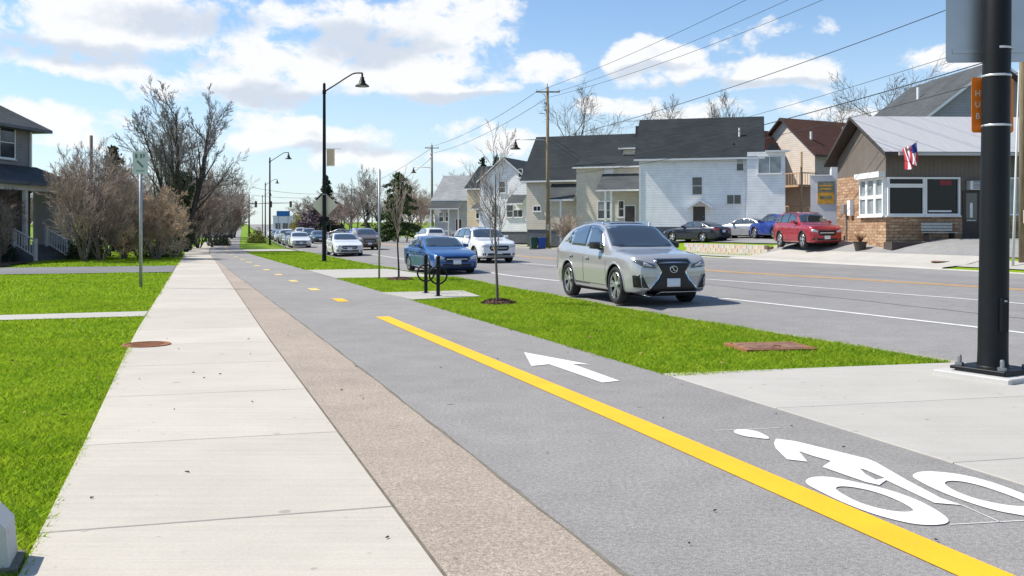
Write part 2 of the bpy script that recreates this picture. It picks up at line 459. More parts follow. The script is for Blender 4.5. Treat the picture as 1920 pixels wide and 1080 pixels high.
def paint_mat(name, colr, under, wear=0.62):
    """road paint with asphalt grain showing through in small chips and a thin traffic film"""
    m_ = bpy.data.materials.new(name); m_.use_nodes = True; t = m_.node_tree; g = NT(t); b = t.nodes['Principled BSDF']
    p = g.n('ShaderNodeNewGeometry').outputs['Position']
    chip = g.m('MULTIPLY', g.step(g.noise(p, 95, 3, .7), wear, wear + .09), g.step(g.noise(p, 2.6, 4, .6), .36, .66, .25, 1.0))
    film = g.step(g.noise(p, 1.3, 5, .65), .3, .75, 1.0, .86); gr = g.step(g.noise(p, 130, 2, .7), .3, .7, .9, 1.06)
    f = g.m('MULTIPLY', film, gr); cb = g.n('ShaderNodeCombineColor')
    for i in range(3): t.links.new(f, cb.inputs[i])
    mm = g.n('ShaderNodeMix', data_type='RGBA', blend_type='MULTIPLY'); mm.inputs[0].default_value = 1.0; mm.inputs[6].default_value = (*colr, 1); t.links.new(cb.outputs[0], mm.inputs[7])
    t.links.new(g.mix(chip, mm.outputs[2], (*under, 1)), b.inputs['Base Color']); b.inputs['Roughness'].default_value = .7
    bp = g.n('ShaderNodeBump'); bp.inputs['Strength'].default_value = .5; bp.inputs['Distance'].default_value = .006; t.links.new(g.noise(p, 110, 3, .75), bp.inputs['Height']); t.links.new(bp.outputs[0], b.inputs['Normal'])
    return m_
M_white_plain = mat('white_road_paint_plain', (0.76, 0.76, 0.74), 0.65, 0.07, 3, fine=0.16, fscale=90, coords='World')
M_oldwhite = mat('worn_white_paint', (0.62, 0.62, 0.61), 0.7, 0.12, 3, fine=0.12, fscale=60, coords='World')
M_white = paint_mat('white_road_paint', (0.80, 0.80, 0.78), (0.30, 0.30, 0.30))
M_yellow = paint_mat('yellow_road_paint', (0.88, 0.46, 0.003), (0.36, 0.27, 0.12))
M_yellow_plain = mat('yellow_road_paint_plain', (0.84, 0.43, 0.003), 0.65, 0.08, 3, fine=0.2, fscale=90, coords='World')
M_paleyel = mat('worn_yellow_paint', (0.62, 0.47, 0.16), 0.7, 0.12, 4, fine=0.12, fscale=60, coords='World')
M_orange = mat('orange_line_paint', (0.72, 0.40, 0.12), 0.7, 0.12, 3, coords='World')
M_mulch = mat('bark_mulch', (0.10, 0.055, 0.035), 0.95, 0.35, 14, bump=0.9, bscale=40, coords='World', fine=0.4, fscale=50)

def struct(name, data, label, parent=None):
    o = link(name, data, parent)
    if parent is None: tag(o, label, None, None, 'structure')
    return o

def frange(a, b, st):
    n_ = max(1, int(round((b - a) / st))); return [a + (b - a) * i / n_ for i in range(n_ + 1)]
S_ALL = frange(-30, 42, 3) + frange(43, 60, .5) + frange(64, 200, 4)[0:] + frange(212, 700, 20) + frange(760, 2000, 160)

def make_ground():
    os_l = [-900, -500, -250, -120, -60, -30, -15, -8, -4, 0, 4]
    os_r = [FARKERB + .12, 29.5, 30.4, 31.0, 31.25, 31.6, 32.2, 33, 34, 36, 38, 41, 44, 52, 60, 90, 120, 250, 500, 900]
    mb = MB(); rows = []
    for s in S_ALL:
        k = ko(s)
        o_s = [(o, -.03) for o in os_l] + [(6.5, -.03), (k - .14, -.03), (k - .08, -.45), (14, -.35), (22, -.35), (FARKERB + .05, -.45)] + [(o, -.03) for o in os_r]
        row = []
        for o, dz in o_s:
            p = so_xy(s, o); row.append(len(mb.v)); z = gz(s, o) + dz
            mb.v.append((p.x, p.y, z))
        rows.append(row)
    for a, b in zip(rows, rows[1:]):
        for i in range(len(a) - 1):
            mb.f.append((a[i], a[i + 1], b[i + 1], b[i])); mb.mi.append(0)
    struct('ground', mb.mesh('ground', M_lawn, True), 'bright green mown lawn and verge along both sides of the street')
make_ground()

def strip(name, ss, oL, oR, dz, m_, label=None, parent=None, cols=1, thick=0.0):
    """sheet between two lateral edges; with thickness its sides go down"""
    fL = oL if callable(oL) else (lambda s: oL); fR = oR if callable(oR) else (lambda s: oR)
    mb = MB(); rows = []
    for s in ss:
        a, b = fL(s), fR(s); row = []
        for i in range(cols + 1):
            o = a + (b - a) * i / cols; p = so_xy(s, o); row.append(len(mb.v)); mb.v.append((p.x, p.y, gz(s, o) + dz))
        rows.append(row)
    for a, b in zip(rows, rows[1:]):
        for i in range(cols): mb.f.append((a[i], a[i + 1], b[i + 1], b[i])); mb.mi.append(0)
    if thick:
        n0 = len(mb.v); top = list(mb.v)
        mb.v += [(x, y, z - thick) for x, y, z in top]
        def side(i, j): mb.f.append((i, j, j + n0, i + n0)); mb.mi.append(0)
        for a, b in zip(rows, rows[1:]): side(b[0], a[0]); side(a[-1], b[-1])
        for i in range(cols): side(rows[0][i + 1], rows[0][i]); side(rows[-1][i], rows[-1][i + 1])
    return struct(name, mb.mesh(name, m_), label, parent)

road = strip('road', S_ALL, lambda s: ko(s) + .0, FARKERB, 0.0, M_road, 'wide grey asphalt street with faded lane lines', cols=16)
# lateral tables read off the photograph
SWL = [(-5, -.76), (8, -.75), (15, -.80), (42, -.54), (63, -.34), (90, -.3)]
SWR = [(-5, 1.13), (14, 1.10), (49, 1.24), (90, 1.25)]
PL = [(-5, 1.91), (4, 1.895), (10, 1.865), (15, 1.815), (20, 1.745), (25, 1.675), (30, 1.60), (38, 1.47), (50, 1.33), (64, 1.27)]
PR = [(-5, 4.85), (9, 4.95), (20, 4.76), (30, 4.52), (62, 3.74), (200, 3.7)]
swl = lambda s: lerp_tab(SWL, s); swr = lambda s: lerp_tab(SWR, s); pl = lambda s: lerp_tab(PL, s); pr = lambda s: lerp_tab(PR, s)
S_PATH = [s for s in S_ALL if -10 <= s <= 500]
path = strip('cycle_path', S_PATH, pl, pr, 0.0, M_path, 'smooth grey asphalt two-way cycle path beside the sidewalk', cols=2)
agg = strip('aggregate_strip', [s for s in S_PATH if s <= 64], lambda s: swr(s) + .008, lambda s: pl(s) + .01, 0.004, M_agg, 'brown pebbled concrete strip between sidewalk and cycle path')
mbj = MB()
# dark seam where the pebbled strip meets the asphalt, an uneven bead of sealant
rr = random.Random(3)
for a, b in zip(frange(-2, 40, .35), frange(-2, 40, .35)[1:]):
    pts = []
    for s, w in ((a, -1), (b, -1), (b, 1), (a, 1)):
        o = pl(s) + .004 * math.sin(s * 2.1) + .004 * math.sin(s * 7.3) + w * (.010 + .005 * math.sin(s * 3.7))
        p = so_xy(s, o); pts.append((p.x, p.y, gz(s, o) + .009))
    mbj.add(pts, [(0, 1, 2, 3)])
mbj.build('seam', M_joint, path)
# sidewalk: a bed and one slab per joint
walk = strip('sidewalk', [s for s in S_PATH if s <= 64.0] + [64.6], lambda s: swl(s) + .005, lambda s: swr(s) + .04, -.012, M_joint, 'pale broom-finished concrete sidewalk of square slabs')
JS = [-3.0, -.95, 1.15, 3.3]
s = 5.38
while s < 64: JS.append(s); s += 2.1
def quad_slab(name, parent, corners, m_, gap=.007, thick=.05, sub=1):
    """corners: (s,o) LF, RF, RB, LB"""
    P = []
    c = [so_xy(*q) for q in corners]; mid = sum(c, Vector((0, 0))) / 4
    tops = []
    for q, p in zip(corners, c):
        d = (mid - p).normalized(); e = p + d * gap * 1.4
        tops.append((e.x, e.y, gz(*q) + .0)); P.append((e.x + d.x * .006, e.y + d.y * .006, gz(*q) + .004))
    low = [(x, y, z - thick) for x, y, z in tops]
    mb = MB(); mb.add(P + tops + low, [(0, 1, 2, 3)] + [(4 + i, 4 + (i + 1) % 4, (i + 1) % 4, i) for i in range(4)] + [(8 + i, 8 + (i + 1) % 4, 4 + (i + 1) % 4, 4 + i) for i in range(4)])
    return mb.build(name, m_, parent)
for a, b in zip(JS, JS[1:]):
    k = .07 if a > 0 else 0
    quad_slab('slab', walk, [(a + k, swl(a)), (a - k, swr(a)), (b - k, swr(b)), (b + k, swl(b))], M_conc)
walk2 = strip('far_sidewalk', [64.8] + [s for s in S_PATH if s > 65], swl, lambda s: pl(s) - .02, 0.004, M_conc, 'far stretch of pale concrete sidewalk bending towards the traffic lights')
# concrete corner pad under the big pole
pad = strip('corner_pad', frange(-6, 8.8, 1), lambda s: pr(s) + .01, lambda s: ko(s) - .16, -.012, M_joint, 'light concrete corner pad between cycle path and kerb')
pj = [9.24, 7.11, 5.05, 2.95, .85, -1.3, -3.4, -5.6]
for b, a in zip(pj, pj[1:]):
    quad_slab('slab', pad, [(a, pr(a) + .01), (a - .4, ko(a) - .16), (b - .4, ko(b) - .16), (b, pr(b) + .01)], M_conc2)
# driveway aprons and crossing over the verge
for nm, a, b, lb in (('driveway_apron', 30.7, 37.3, 'concrete driveway apron across the verge beside the bike hitches'), ('side_street', 70.5, 77.5, 'concrete side street crossing beyond the lamp post with the diamond sign')):
    ap = strip(nm, frange(a, b, 1.1), lambda s: pr(s) + .01, lambda s: ko(s) + .35, 0.006, M_conc2, lb, cols=4)
for a, b in ((-10, 30.6), (37.4, 70.3), (77.6, 320)):
    k_ = strip('kerb', frange(a, b, 3 if b < 80 else 8), lambda s: ko(s) - .15, lambda s: ko(s) + .0, 0.005, M_kerb, None, thick=.2)
    k_['label'] = {-10: 'concrete kerb edging the verge with bike hitches', 37.4: 'concrete kerb edging the verge with the tall lamp post', 77.6: 'far concrete kerb beyond the side street'}[a]
gutter = strip('gutter', frange(-10, 120, 4), lambda s: ko(s) + .01, lambda s: ko(s) + .42, 0.004, concrete_mat('gutter_concrete', (0.30, 0.29, 0.28), False), 'grey concrete gutter along the kerb')
# far side of the street
fk = strip('opposite_kerb', frange(-10, 320, 8), FARKERB - .02, FARKERB + .16, 0.02, M_kerb, 'concrete kerb on the opposite side of the street', thick=.3)
fw = strip('opposite_sidewalk', frange(-10, 26, 3) + frange(28, 60, 2) + frange(64, 320, 8), 29.0, 30.5, 0.012, M_conc2, 'concrete sidewalk along the opposite side of the street', cols=2)
ap = strip('shop_apron', frange(29.5, 45.0, 1.0), lambda s: FARKERB - .05, lambda s: 31.0, 0.03, M_conc2, 'pale concrete driveway apron in front of the stone shop', cols=6)
lot = strip('shop_lot', frange(14, 46, 1.0), 31.0, 62, 0.024, M_lot, 'grey asphalt parking lot in front of the stone shop', cols=31)
lot2 = strip('raised_lot', frange(46.4, 80, 1.5), 33.0, 62, 0.03, M_lot, 'raised asphalt parking lot behind the block retaining wall', cols=30)
# left side: driveway, narrow walk, beds
dr = strip('driveway', frange(37.2, 43.6, 1.6), -45, lambda s: swl(s) - .01, 0.006, M_drive, 'dark asphalt driveway crossing the lawn by the porch house', cols=8)
nw = strip('garden_walk', [18.5, 19.6], -14, lambda s: swl(s) - .01, 0.0, M_conc2, 'narrow concrete walk crossing the lawn beside the sidewalk', cols=6)
bed = strip('mulch_bed', frange(45.5, 56, 1.5), -34, lambda s: -7.2 + .5 * math.sin(s * .9), 0.02, M_mulch, 'brown bark mulch bed in front of the porch house', cols=8)

# painted markings, each a sheet just above the asphalt
def mark_strip(name, s0, s1, oc, w, m_, parent, dz=.006, step=.7):
    f = oc if callable(oc) else (lambda s: oc)
    return strip(name, frange(s0, s1, step), lambda s: f(s) - w / 2, lambda s: f(s) + w / 2, dz, m_, None, parent)
YC = [(-5, 3.47), (7, 3.47), (16.9, 3.33), (21, 3.22), (30, 3.03), (60, 2.5), (200, 2.48)]
yc = lambda s: lerp_tab(YC, s)
mark_strip('centre_line', -6, 16.9, yc, .25, M_yellow, path, step=1.0)
for i, s in enumerate([20.7, 24.7, 29.0, 33.3, 37.6, 42, 46.4, 51, 56, 61, 66]):
    mark_strip('line_dash', s, s + .95, yc, .24, M_yellow if i < 1 else M_paleyel, path)
for s in frange(72, 140, 4.5): mark_strip('line_dash', s, s + 1.2, yc, .22, M_paleyel, path)

def smooth_poly(pts, n_=3):
    for _ in range(n_):
        out = []
        for i in range(len(pts)):
            a, b = pts[i], pts[(i + 1) % len(pts)]
            out += [(a[0] * .75 + b[0] * .25, a[1] * .75 + b[1] * .25), (a[0] * .25 + b[0] * .75, a[1] * .25 + b[1] * .75)]
        pts = out
    return pts
def ground_poly(loops, dz=.0065):
    """flat painted sheet from photo pixel outlines on the level path"""
    W = [[flat(x, y) for x, y in L] for L in loops]
    tri = tessellate_polygon([[Vector((p.x, p.y, 0)) for p in L] for L in W])
    vs = [(p.x, p.y, dz) for L in W for p in L]
    mb = MB(); mb.add(vs, [tuple(t) for t in tri]); return mb
c5 = lambda L: [(1300 + x / 3.097, 760 + y / 3.097) for x, y in L]
c4 = lambda L: [(600 + x / 1.861, 500 + y / 1.861) for x, y in L]
arrow = ground_poly([c4([(712, 300), (942, 343), (880, 341), (1045, 400), (985, 406), (800, 342), (738, 348)])])
arrow.build('arrow_marking', M_white, path)
bike = MB()
parts_px = [
    [smooth_poly(c5([(228, 152), (270, 142), (340, 147), (390, 162), (450, 195), (425, 200), (380, 194), (310, 186), (250, 170)]), 2)],
    [c5([(480, 198), (590, 212), (1010, 315), (1060, 335), (1250, 445), (1440, 545), (1560, 585), (1400, 572), (1300, 525), (1120, 440), (1080, 468), (1000, 450), (870, 405), (750, 362), (800, 328), (700, 300), (612, 270), (662, 332), (545, 318), (480, 255), (468, 225)]),
     c5([(965, 370), (1000, 405), (1060, 438), (1112, 428), (1000, 380)])],
    [smooth_poly(c5([(648, 440), (690, 420), (790, 418), (950, 452), (1120, 490), (1280, 545), (1400, 605), (1485, 665), (1478, 692), (1400, 703), (1280, 697), (1130, 662), (1000, 622), (850, 562), (720, 497), (658, 463)]), 2),
     smooth_poly(c5([(820, 487), (850, 474), (930, 480), (1050, 505), (1180, 553), (1275, 605), (1278, 622), (1200, 626), (1080, 606), (960, 570), (860, 517)])[::-1], 2)],
    [smooth_poly(c5([(1268, 408), (1320, 387), (1440, 391), (1580, 410), (1750, 455), (1920, 520), (2060, 580), (2115, 625), (2095, 657), (2000, 662), (1900, 643), (1750, 617), (1560, 557), (1400, 492), (1285, 432)]), 2),
     smooth_poly(c5([(1448, 450), (1520, 440), (1650, 465), (1800, 515), (1900, 553), (1965, 585), (1900, 594), (1760, 577), (1600, 537), (1488, 487)])[::-1], 2)],
]
for loops in parts_px:
    q = ground_poly(loops); bike.add(q.v, q.f)
bike.build('bicycle_marking', M_white, path)
thin = MB()
for (a, b) in (((1560, 583), (1780, 681)), ((1490, 696), (2000, 668)), ((120, 149), (500, 133))):
    (x0, y0), (x1, y1) = c5([a, b]); A, B = flat(x0, y0), flat(x1, y1); d = (B - A).normalized(); nn = Vector((-d.y, d.x, 0)) * .0045
    thin.add([(p.x, p.y, .005) for p in (A - nn, B - nn, B + nn, A + nn)], [(0, 1, 2, 3)])
thin.build('layout_line', M_oldwhite, path)
# lane lines on the street
L1 = [(-10, 12.6), (12, 12.25), (20, 11.77), (31.3, 10.75), (45, 10.9), (60, 11.2), (300, 11.2)]
L2 = [(-10, 17.2), (16, 16.3), (25.5, 15.26), (40, 14.6), (300, 14.6)]
L3 = [(-10, 21.2), (19.7, 19.9), (30, 18.2), (45, 17.9), (300, 17.9)]
def tabf(t): return lambda s: lerp_tab(t, s)
mark_strip('edge_line', -10, 60, tabf(L1), .13, M_oldwhite, road, step=1.5)
mark_strip('lane_line', -10, 60, tabf(L2), .13, M_oldwhite, road, step=1.5)
mark_strip('centre_line', -10, 180, tabf(L3), .17, M_orange, road, step=3)
mark_strip('centre_line', -10, 180, lambda s: lerp_tab(L3, s) + .34, .13, M_orange, road, step=3)
for s in frange(64, 160, 9): mark_strip('lane_dash', s, s + 3, 11.2, .12, M_oldwhite, road, step=1.5)
# long patch seams in the asphalt
M_seal = mat('crack_sealant', (0.10, 0.10, 0.105), 0.6)
for oc, s0, s1 in ((14.0, 6, 60), (20.9, 8, 60)):
    mark_strip('seam', s0, s1, lambda s: oc + .05 * math.sin(s * .8) + .03 * math.sin(s * 2.3), .035, M_seal, road, dz=.004)

rr = random.Random(31)
for k, (s0, oa, ob) in enumerate(((27, 19, 27), (41, 12, 24))):
    mb = MB(); o = oa; s = s0; prev = None
    while o < ob:
        w = .012 + .008 * rr.random(); p = so_xy(s, o); cur = ((p.x, p.y, gz(s, o) + .0045), (p.x + U.x * w * 2, p.y + U.y * w * 2, gz(s, o) + .0045))
        if prev: mb.add([prev[0], cur[0], cur[1], prev[1]], [(0, 1, 2, 3)])
        prev = cur; o += rr.uniform(.15, .35); s += rr.gauss(0, .10)
    mb.build('crack', M_seal, road)
# covers and lids
M_rust = mat('rusty_iron', (0.30, 0.125, 0.06), 0.8, 0.3, 9, bump=0.4, bscale=40, metal=0.2)
M_rust2 = mat('weathered_brown_iron', (0.21, 0.115, 0.075), 0.8, 0.35, 7, bump=0.4, bscale=40, metal=0.2)
def round_lid(name, label, p, r, m_):
    t = thing(name, label, 'cover', p)
    a = MB().lathe([(0.001, .004), (r * .86, .004), (r * .86, .010), (r * .9, .010), (r * .9, .004), (r * .94, .004)], 28)
    a.build('lid', m_, t)
    MB().lathe([(r * .94, .003), (r * .95, .014), (r * 1.06, .012), (r * 1.08, -.02)], 28).build('rim', m_, t)
    k = MB()
    for i in range(-3, 4):
        for j in range(-3, 4):
            x, y = i * r * .2, j * r * .2
            if math.hypot(x, y) < r * .75: k.box(x - r * .06, x + r * .06, y - r * .06, y + r * .06, .004, .010)
    tag(k.build('tread_stud', m_, t), None, None, None, 'stuff')
p = flat(275, 647); round_lid('valve_cover', 'round rusty iron cover at the lawn edge of the sidewalk', (p.x, p.y, .006), .30, M_rust)
p = at(1765, 39.2); round_lid('manhole_cover', 'dark round manhole cover in the shop driveway apron', (p.x, p.y, p.z + .035), .38, M_rust2)
g_ = [flat(*q) for q in ((1378, 648), (1470, 643), (1527, 656), (1400, 662))]
t = thing('utility_vault', 'rusty rectangular utility vault lid sunk in the grass verge', 'cover', sum(g_, Vector()) / 4, -R(8) + TH_ROAD * .9)
MB().cbox(-.42, .42, -.31, .31, -.03, .035, .02).build('lid', M_rust2, t)
f_ = MB()
for x0, x1, y0, y1 in ((-.5, .5, -.39, -.33), (-.5, .5, .33, .39), (-.5, -.44, -.33, .33), (.44, .5, -.33, .33)): f_.box(x0, x1, y0, y1, -.05, .03)
f_.build('frame', M_rust, t)
h_ = MB(); h_.tube([(-.06, -.2, .035), (-.04, -.2, .055), (.04, -.2, .055), (.06, -.2, .035)], .008, 6); h_.build('handle', M_rust, t)
# low concrete wall end at the lawn corner
M_blk = concrete_mat('wall_concrete', (0.52, 0.51, 0.49), False, .1)
p = so_xy(5.02, -.98)
t = tag(link('garden_wall', None), 'low chamfered concrete wall end beside the sidewalk', 'wall')
t.location = (p.x, p.y, 0); t.rotation_euler = (0, 0, TH_ROAD)
w_ = MB(); w_.prism([(-2.4, -.05), (.19, -.05), (.17, .20), (.11, .27), (-2.4, .27)], -.13, .10); w_.build('wall_body', M_blk, t)
fo = MB(); fo.box(-2.4, .22, -.15, .12, -.05, .02); fo.build('footing', M_joint, t)
# ------------------------------------------------------------------ buildings
M_wsid = siding_mat('white_lap_siding', (0.82, 0.82, 0.81), .19)
M_tan = siding_mat('tan_lap_siding', (0.60, 0.545, 0.44), .16)
M_cream = siding_mat('cream_lap_siding', (0.60, 0.50, 0.33), .16)
M_greysid = siding_mat('grey_lap_siding', (0.27, 0.28, 0.29), .17)
M_pale = siding_mat('pale_grey_siding', (0.52, 0.52, 0.53), .17)
M_beige = siding_mat('beige_lap_siding', (0.56, 0.49, 0.42), .17)
M_brownv = siding_mat('brown_board_cladding', (0.14, 0.115, 0.095), .22, True)
M_roofd = shingle_mat('charcoal_shingles', (0.030, 0.036, 0.040))
M_roofg = shingle_mat('grey_shingles', (0.07, 0.076, 0.08))
M_roofl = shingle_mat('pale_grey_shingles', (0.25, 0.26, 0.265))
M_roofb = shingle_mat('brown_shingles', (0.085, 0.043, 0.033))
M_metalroof = mat('pale_metal_roof', (0.42, 0.42, 0.43), 0.55, 0.06, 2, stretch=(6, .3, .3))
M_trim = mat('white_trim_paint', (0.72, 0.72, 0.71), 0.5, 0.04, 3)
M_dtrim = mat('dark_brown_trim', (0.05, 0.04, 0.035), 0.5, 0.1, 3)
M_glass = mat('window_glass', (0.03, 0.036, 0.042), 0.05, 0.5, 0.9, spec=0.8)
M_glass2 = mat('curtained_glass', (0.22, 0.25, 0.26), 0.08, 0.35, 1.4, spec=0.8)
M_found = mat('grey_foundation', (0.13, 0.135, 0.15), 0.9, 0.15, 3)
M_stone = brick_mat('orange_ledge_stone', (0.52, 0.36, 0.22), (0.33, 0.17, 0.09), (0.16, 0.115, 0.08), .46, .15)
M_wood = mat('weathered_deck_wood', (0.46, 0.31, 0.19), 0.8, 0.25, 3, stretch=(1, 1, 6))
M_steelp = mat('grey_steel', (0.36, 0.37, 0.38), 0.45, 0.08, 5, metal=0.7)
M_blackp = mat('black_metal_paint', (0.012, 0.013, 0.015), 0.38, 0.1, 4, spec=0.5)

def win(par, x, z, w, h, y=0.0, rows=2, cols=1, fw=.07, glass=None, sill=True, name='window'):
    """window on a wall whose outside faces -y: frame proud of the wall, panes as sub-parts"""
    f = MB(); d0, d1 = y - .05, y + .02
    f.box(x, x + fw, d0, d1, z, z + h); f.box(x + w - fw, x + w, d0, d1, z, z + h)
    f.box(x + fw, x + w - fw, d0, d1, z + h - fw, z + h); f.box(x + fw, x + w - fw, d0, d1, z, z + fw)
    iw, ih = w - 2 * fw, h - 2 * fw; b = fw * .6
    for c in range(1, cols): f.box(x + fw + iw * c / cols - b / 2, x + fw + iw * c / cols + b / 2, d0 + .008, d1, z + fw, z + h - fw)
    for r in range(1, rows): f.box(x + fw, x + w - fw, d0 + .012, d1, z + fw + ih * r / rows - b / 2, z + fw + ih * r / rows + b / 2)
    if sill: f.box(x - .05, x + w + .05, d0 - .05, d1, z - .06, z - .003)
    o = f.build(name, M_trim, par)
    for c in range(cols):
        for r in range(rows):
            g = MB(); x0 = x + fw + iw * c / cols; z0 = z + fw + ih * r / rows
            g.box(x0 + .003, x0 + iw / cols - .003, y - .028, y - .018, z0 + .003, z0 + ih / rows - .003)
            g.build('pane', glass or (M_glass2 if int(x * 7.3 + z * 3.1 + r * 1.7) % 3 == 0 and r > 0 else M_glass), o)
    return o
def door(par, x, z, w, h, m_, y=0.0, glass=False, fw=.09):
    f = MB(); f.box(x, x + w, y - .03, y + .02, z, z + h); d = f.build('door', m_, par)
    t = MB(); t.box(x - fw, x, y - .05, y + .02, z, z + h + fw); t.box(x + w, x + w + fw, y - .05, y + .02, z, z + h + fw); t.box(x, x + w, y - .05, y + .02, z + h, z + h + fw)
    t.build('frame', M_trim, d)
    k = MB(); k.lathe([(.001, -.02), (.03, -.015), (.03, .015), (.001, .02)], 8, (x + w * .88, y - .06, z + h * .48), 'y'); k.build('handle', M_steelp, d)
    if glass:
        g = MB(); g.box(x + w * .2, x + w * .8, y - .038, y - .031, z + h * .42, z + h * .92); g.build('pane', M_glass, d)
    return d
def gable_roof(par, x0, x1, y0, y1, ze, zr, m_, along='x', ov=.35, th=.14, trim=None, name='roof'):
    """two slopes; ridge along x or y"""
    mb = MB()
    if along == 'x':
        ym = (y0 + y1) / 2; k = (zr - ze) / (ym - y0); a, b = x0 - ov, x1 + ov
        pr_ = [(y0 - ov, ze - k * ov), (ym, zr), (y1 + ov, ze - k * ov)]
        vs = [(x, y, z + th) for x in (a, b) for y, z in pr_] + [(x, y, z) for x in (a, b) for y, z in pr_]
    else:
        xm = (x0 + x1) / 2; k = (zr - ze) / (xm - x0); a, b = y0 - ov, y1 + ov
        pr_ = [(x0 - ov, ze - k * ov), (xm, zr), (x1 + ov, ze - k * ov)]
        vs = [(x, y, z + th) for y in (a, b) for x, z in pr_] + [(x, y, z) for y in (a, b) for x, z in pr_]
    mb.add(vs, [(0, 1, 4, 3), (1, 2, 5, 4), (6, 9, 10, 7), (7, 10, 11, 8)])
    mb.cur = 1
    mb.add(vs, [(0, 3, 9, 6), (2, 8, 11, 5), (0, 6, 7, 1), (1, 7, 8, 2), (3, 4, 10, 9), (4, 5, 11, 10)])
    return mb.build(name, [m_, trim or M_trim], par)
def walls(par, x0, x1, y0, y1, z0, ze, zr=None, along='x', m_=None, name='wall'):
    mb = MB()
    if zr is None: mb.box(x0, x1, y0, y1, z0, ze)
    elif along == 'y': mb.prism([(x0, z0), (x1, z0), (x1, ze), ((x0 + x1) / 2, zr), (x0, ze)], y0, y1)
    else:
        ym = (y0 + y1) / 2; po = [(y0, z0), (y1, z0), (y1, ze), (ym, zr), (y0, ze)]; n_ = 5
        mb.add([(x0, y, z) for y, z in po] + [(x1, y, z) for y, z in po], [tuple(range(4, -1, -1)), tuple(range(5, 10))] + [(i, (i + 1) % 5, (i + 1) % 5 + 5, i + 5) for i in range(5)])
    return mb.build(name, m_, par)
def shed_roof(par, x0, x1, y0, y1, z0, z1, m_, th=.12, name='porch_roof', trim=None):
    """slope from z0 at y0 (front) up to z1 at y1"""
    mb = MB(); vs = [(x0, y0, z0 + th), (x1, y0, z0 + th), (x1, y1, z1 + th), (x0, y1, z1 + th), (x0, y0, z0), (x1, y0, z0), (x1, y1, z1), (x0, y1, z1)]
    mb.add(vs, [(0, 1, 2, 3)]); mb.cur = 1
    mb.add(vs, [(4, 7, 6, 5), (0, 4, 5, 1), (1, 5, 6, 2), (2, 6, 7, 3), (3, 7, 4, 0)])
    return mb.build(name, [m_, trim or M_trim], par)
def bx(par, name, m_, *b):
    mb = MB(); mb.box(*b); return mb.build(name, m_, par)
def frame_from(pxl, dl, pxr, dr_):
    """origin and rotation of a wall running from the left pixel column at depth dl to the right one at dr_"""
    A, B = ray(pxl, dl), ray(pxr, dr_); d = B - A
    return A, math.atan2(d.y, d.x), d.length

# --- white two-storey house across the street
A, rz, W = frame_from(1199, 72.5, 1472, 69.8)
Z0 = 1.2
h = thing('white_house', 'white two-storey house with plain lap siding and charcoal roof', 'house', (A.x, A.y, Z0), rz)
def hx(px): return (px - 1199) / (1472 - 1199) * W
def hz_(py, d=71.0): return zpix(py, d) - Z0
ze = hz_(291); zr = hz_(224, 74.5)
bx(h, 'foundation', M_found, .05, W - .1, .05, 6.9, -.8, .62)
walls(h, 0, hx(1403), 0, 7, .6, ze, zr - .05, 'x', M_wsid)
walls(h, hx(1403) + .003, W, -.35, 6.6, .6, hz_(287), None, 'x', M_wsid, 'side_bay')
gable_roof(h, 0, hx(1425), 0, 7, ze, zr, M_roofd, 'x', .4)
shed_roof(h, hx(1425) + .45, W + .35, -.7, 6.6, hz_(288), hz_(275), M_roofd, name='bay_roof')
bx(h, 'corner_board', M_trim, -.03, .12, -.03, .1, .6, ze - .1)
win(h, hx(1299), hz_(366), .85, 1.45)
win(h, hx(1382), hz_(322), .62, 1.25)
win(h, hx(1364), hz_(384), 1.15, .8, rows=1, cols=2)
win(h, hx(1422), hz_(328), 1.75, 1.35, y=-.35, rows=1, cols=2, glass=M_glass2)
door(h, hx(1302), .65, .9, 1.5, M_dtrim)
hd = MB(); x0, x1 = hx(1293), hx(1340); zc, zb = hz_(374), hz_(389)
hd.add([(x0, -.9, zb), (x0, 0, zb), ((x0 + x1) / 2, -.9, zc), ((x0 + x1) / 2, 0, zc), (x1, -.9, zb), (x1, 0, zb), (x0, -.9, zb - .12), (x0, 0, zb - .12), ((x0 + x1) / 2, -.9, zc - .14), ((x0 + x1) / 2, 0, zc - .14), (x1, -.9, zb - .12), (x1, 0, zb - .12)],
       [(0, 2, 3, 1), (2, 4, 5, 3), (6, 7, 9, 8), (8, 9, 11, 10), (0, 6, 8, 2), (2, 8, 10, 4), (0, 1, 7, 6), (4, 10, 11, 5)])
hd.build('door_hood', M_trim, h)
bx(h, 'downpipe', M_trim, hx(1401), hx(1401) + .09, -.12, -.02, .3, ze - .1)
vp = MB(); vp.tube([(hx(1388), 1.6, ze + 1.0), (hx(1388), 1.6, ze + 2.2)], .07, 8); vp.build('vent_pipe', M_trim, h)
vp = MB(); vp.lathe([(.001, .25), (.16, .2), (.16, 0)], 10, (hx(1376), .9, ze + .75)); vp.build('roof_vent', M_dtrim, h)
bx(h, 'ac_unit', M_dtrim, hx(1442), hx(1442) + .7, .6, 1.3, hz_(284), hz_(284) + .6)

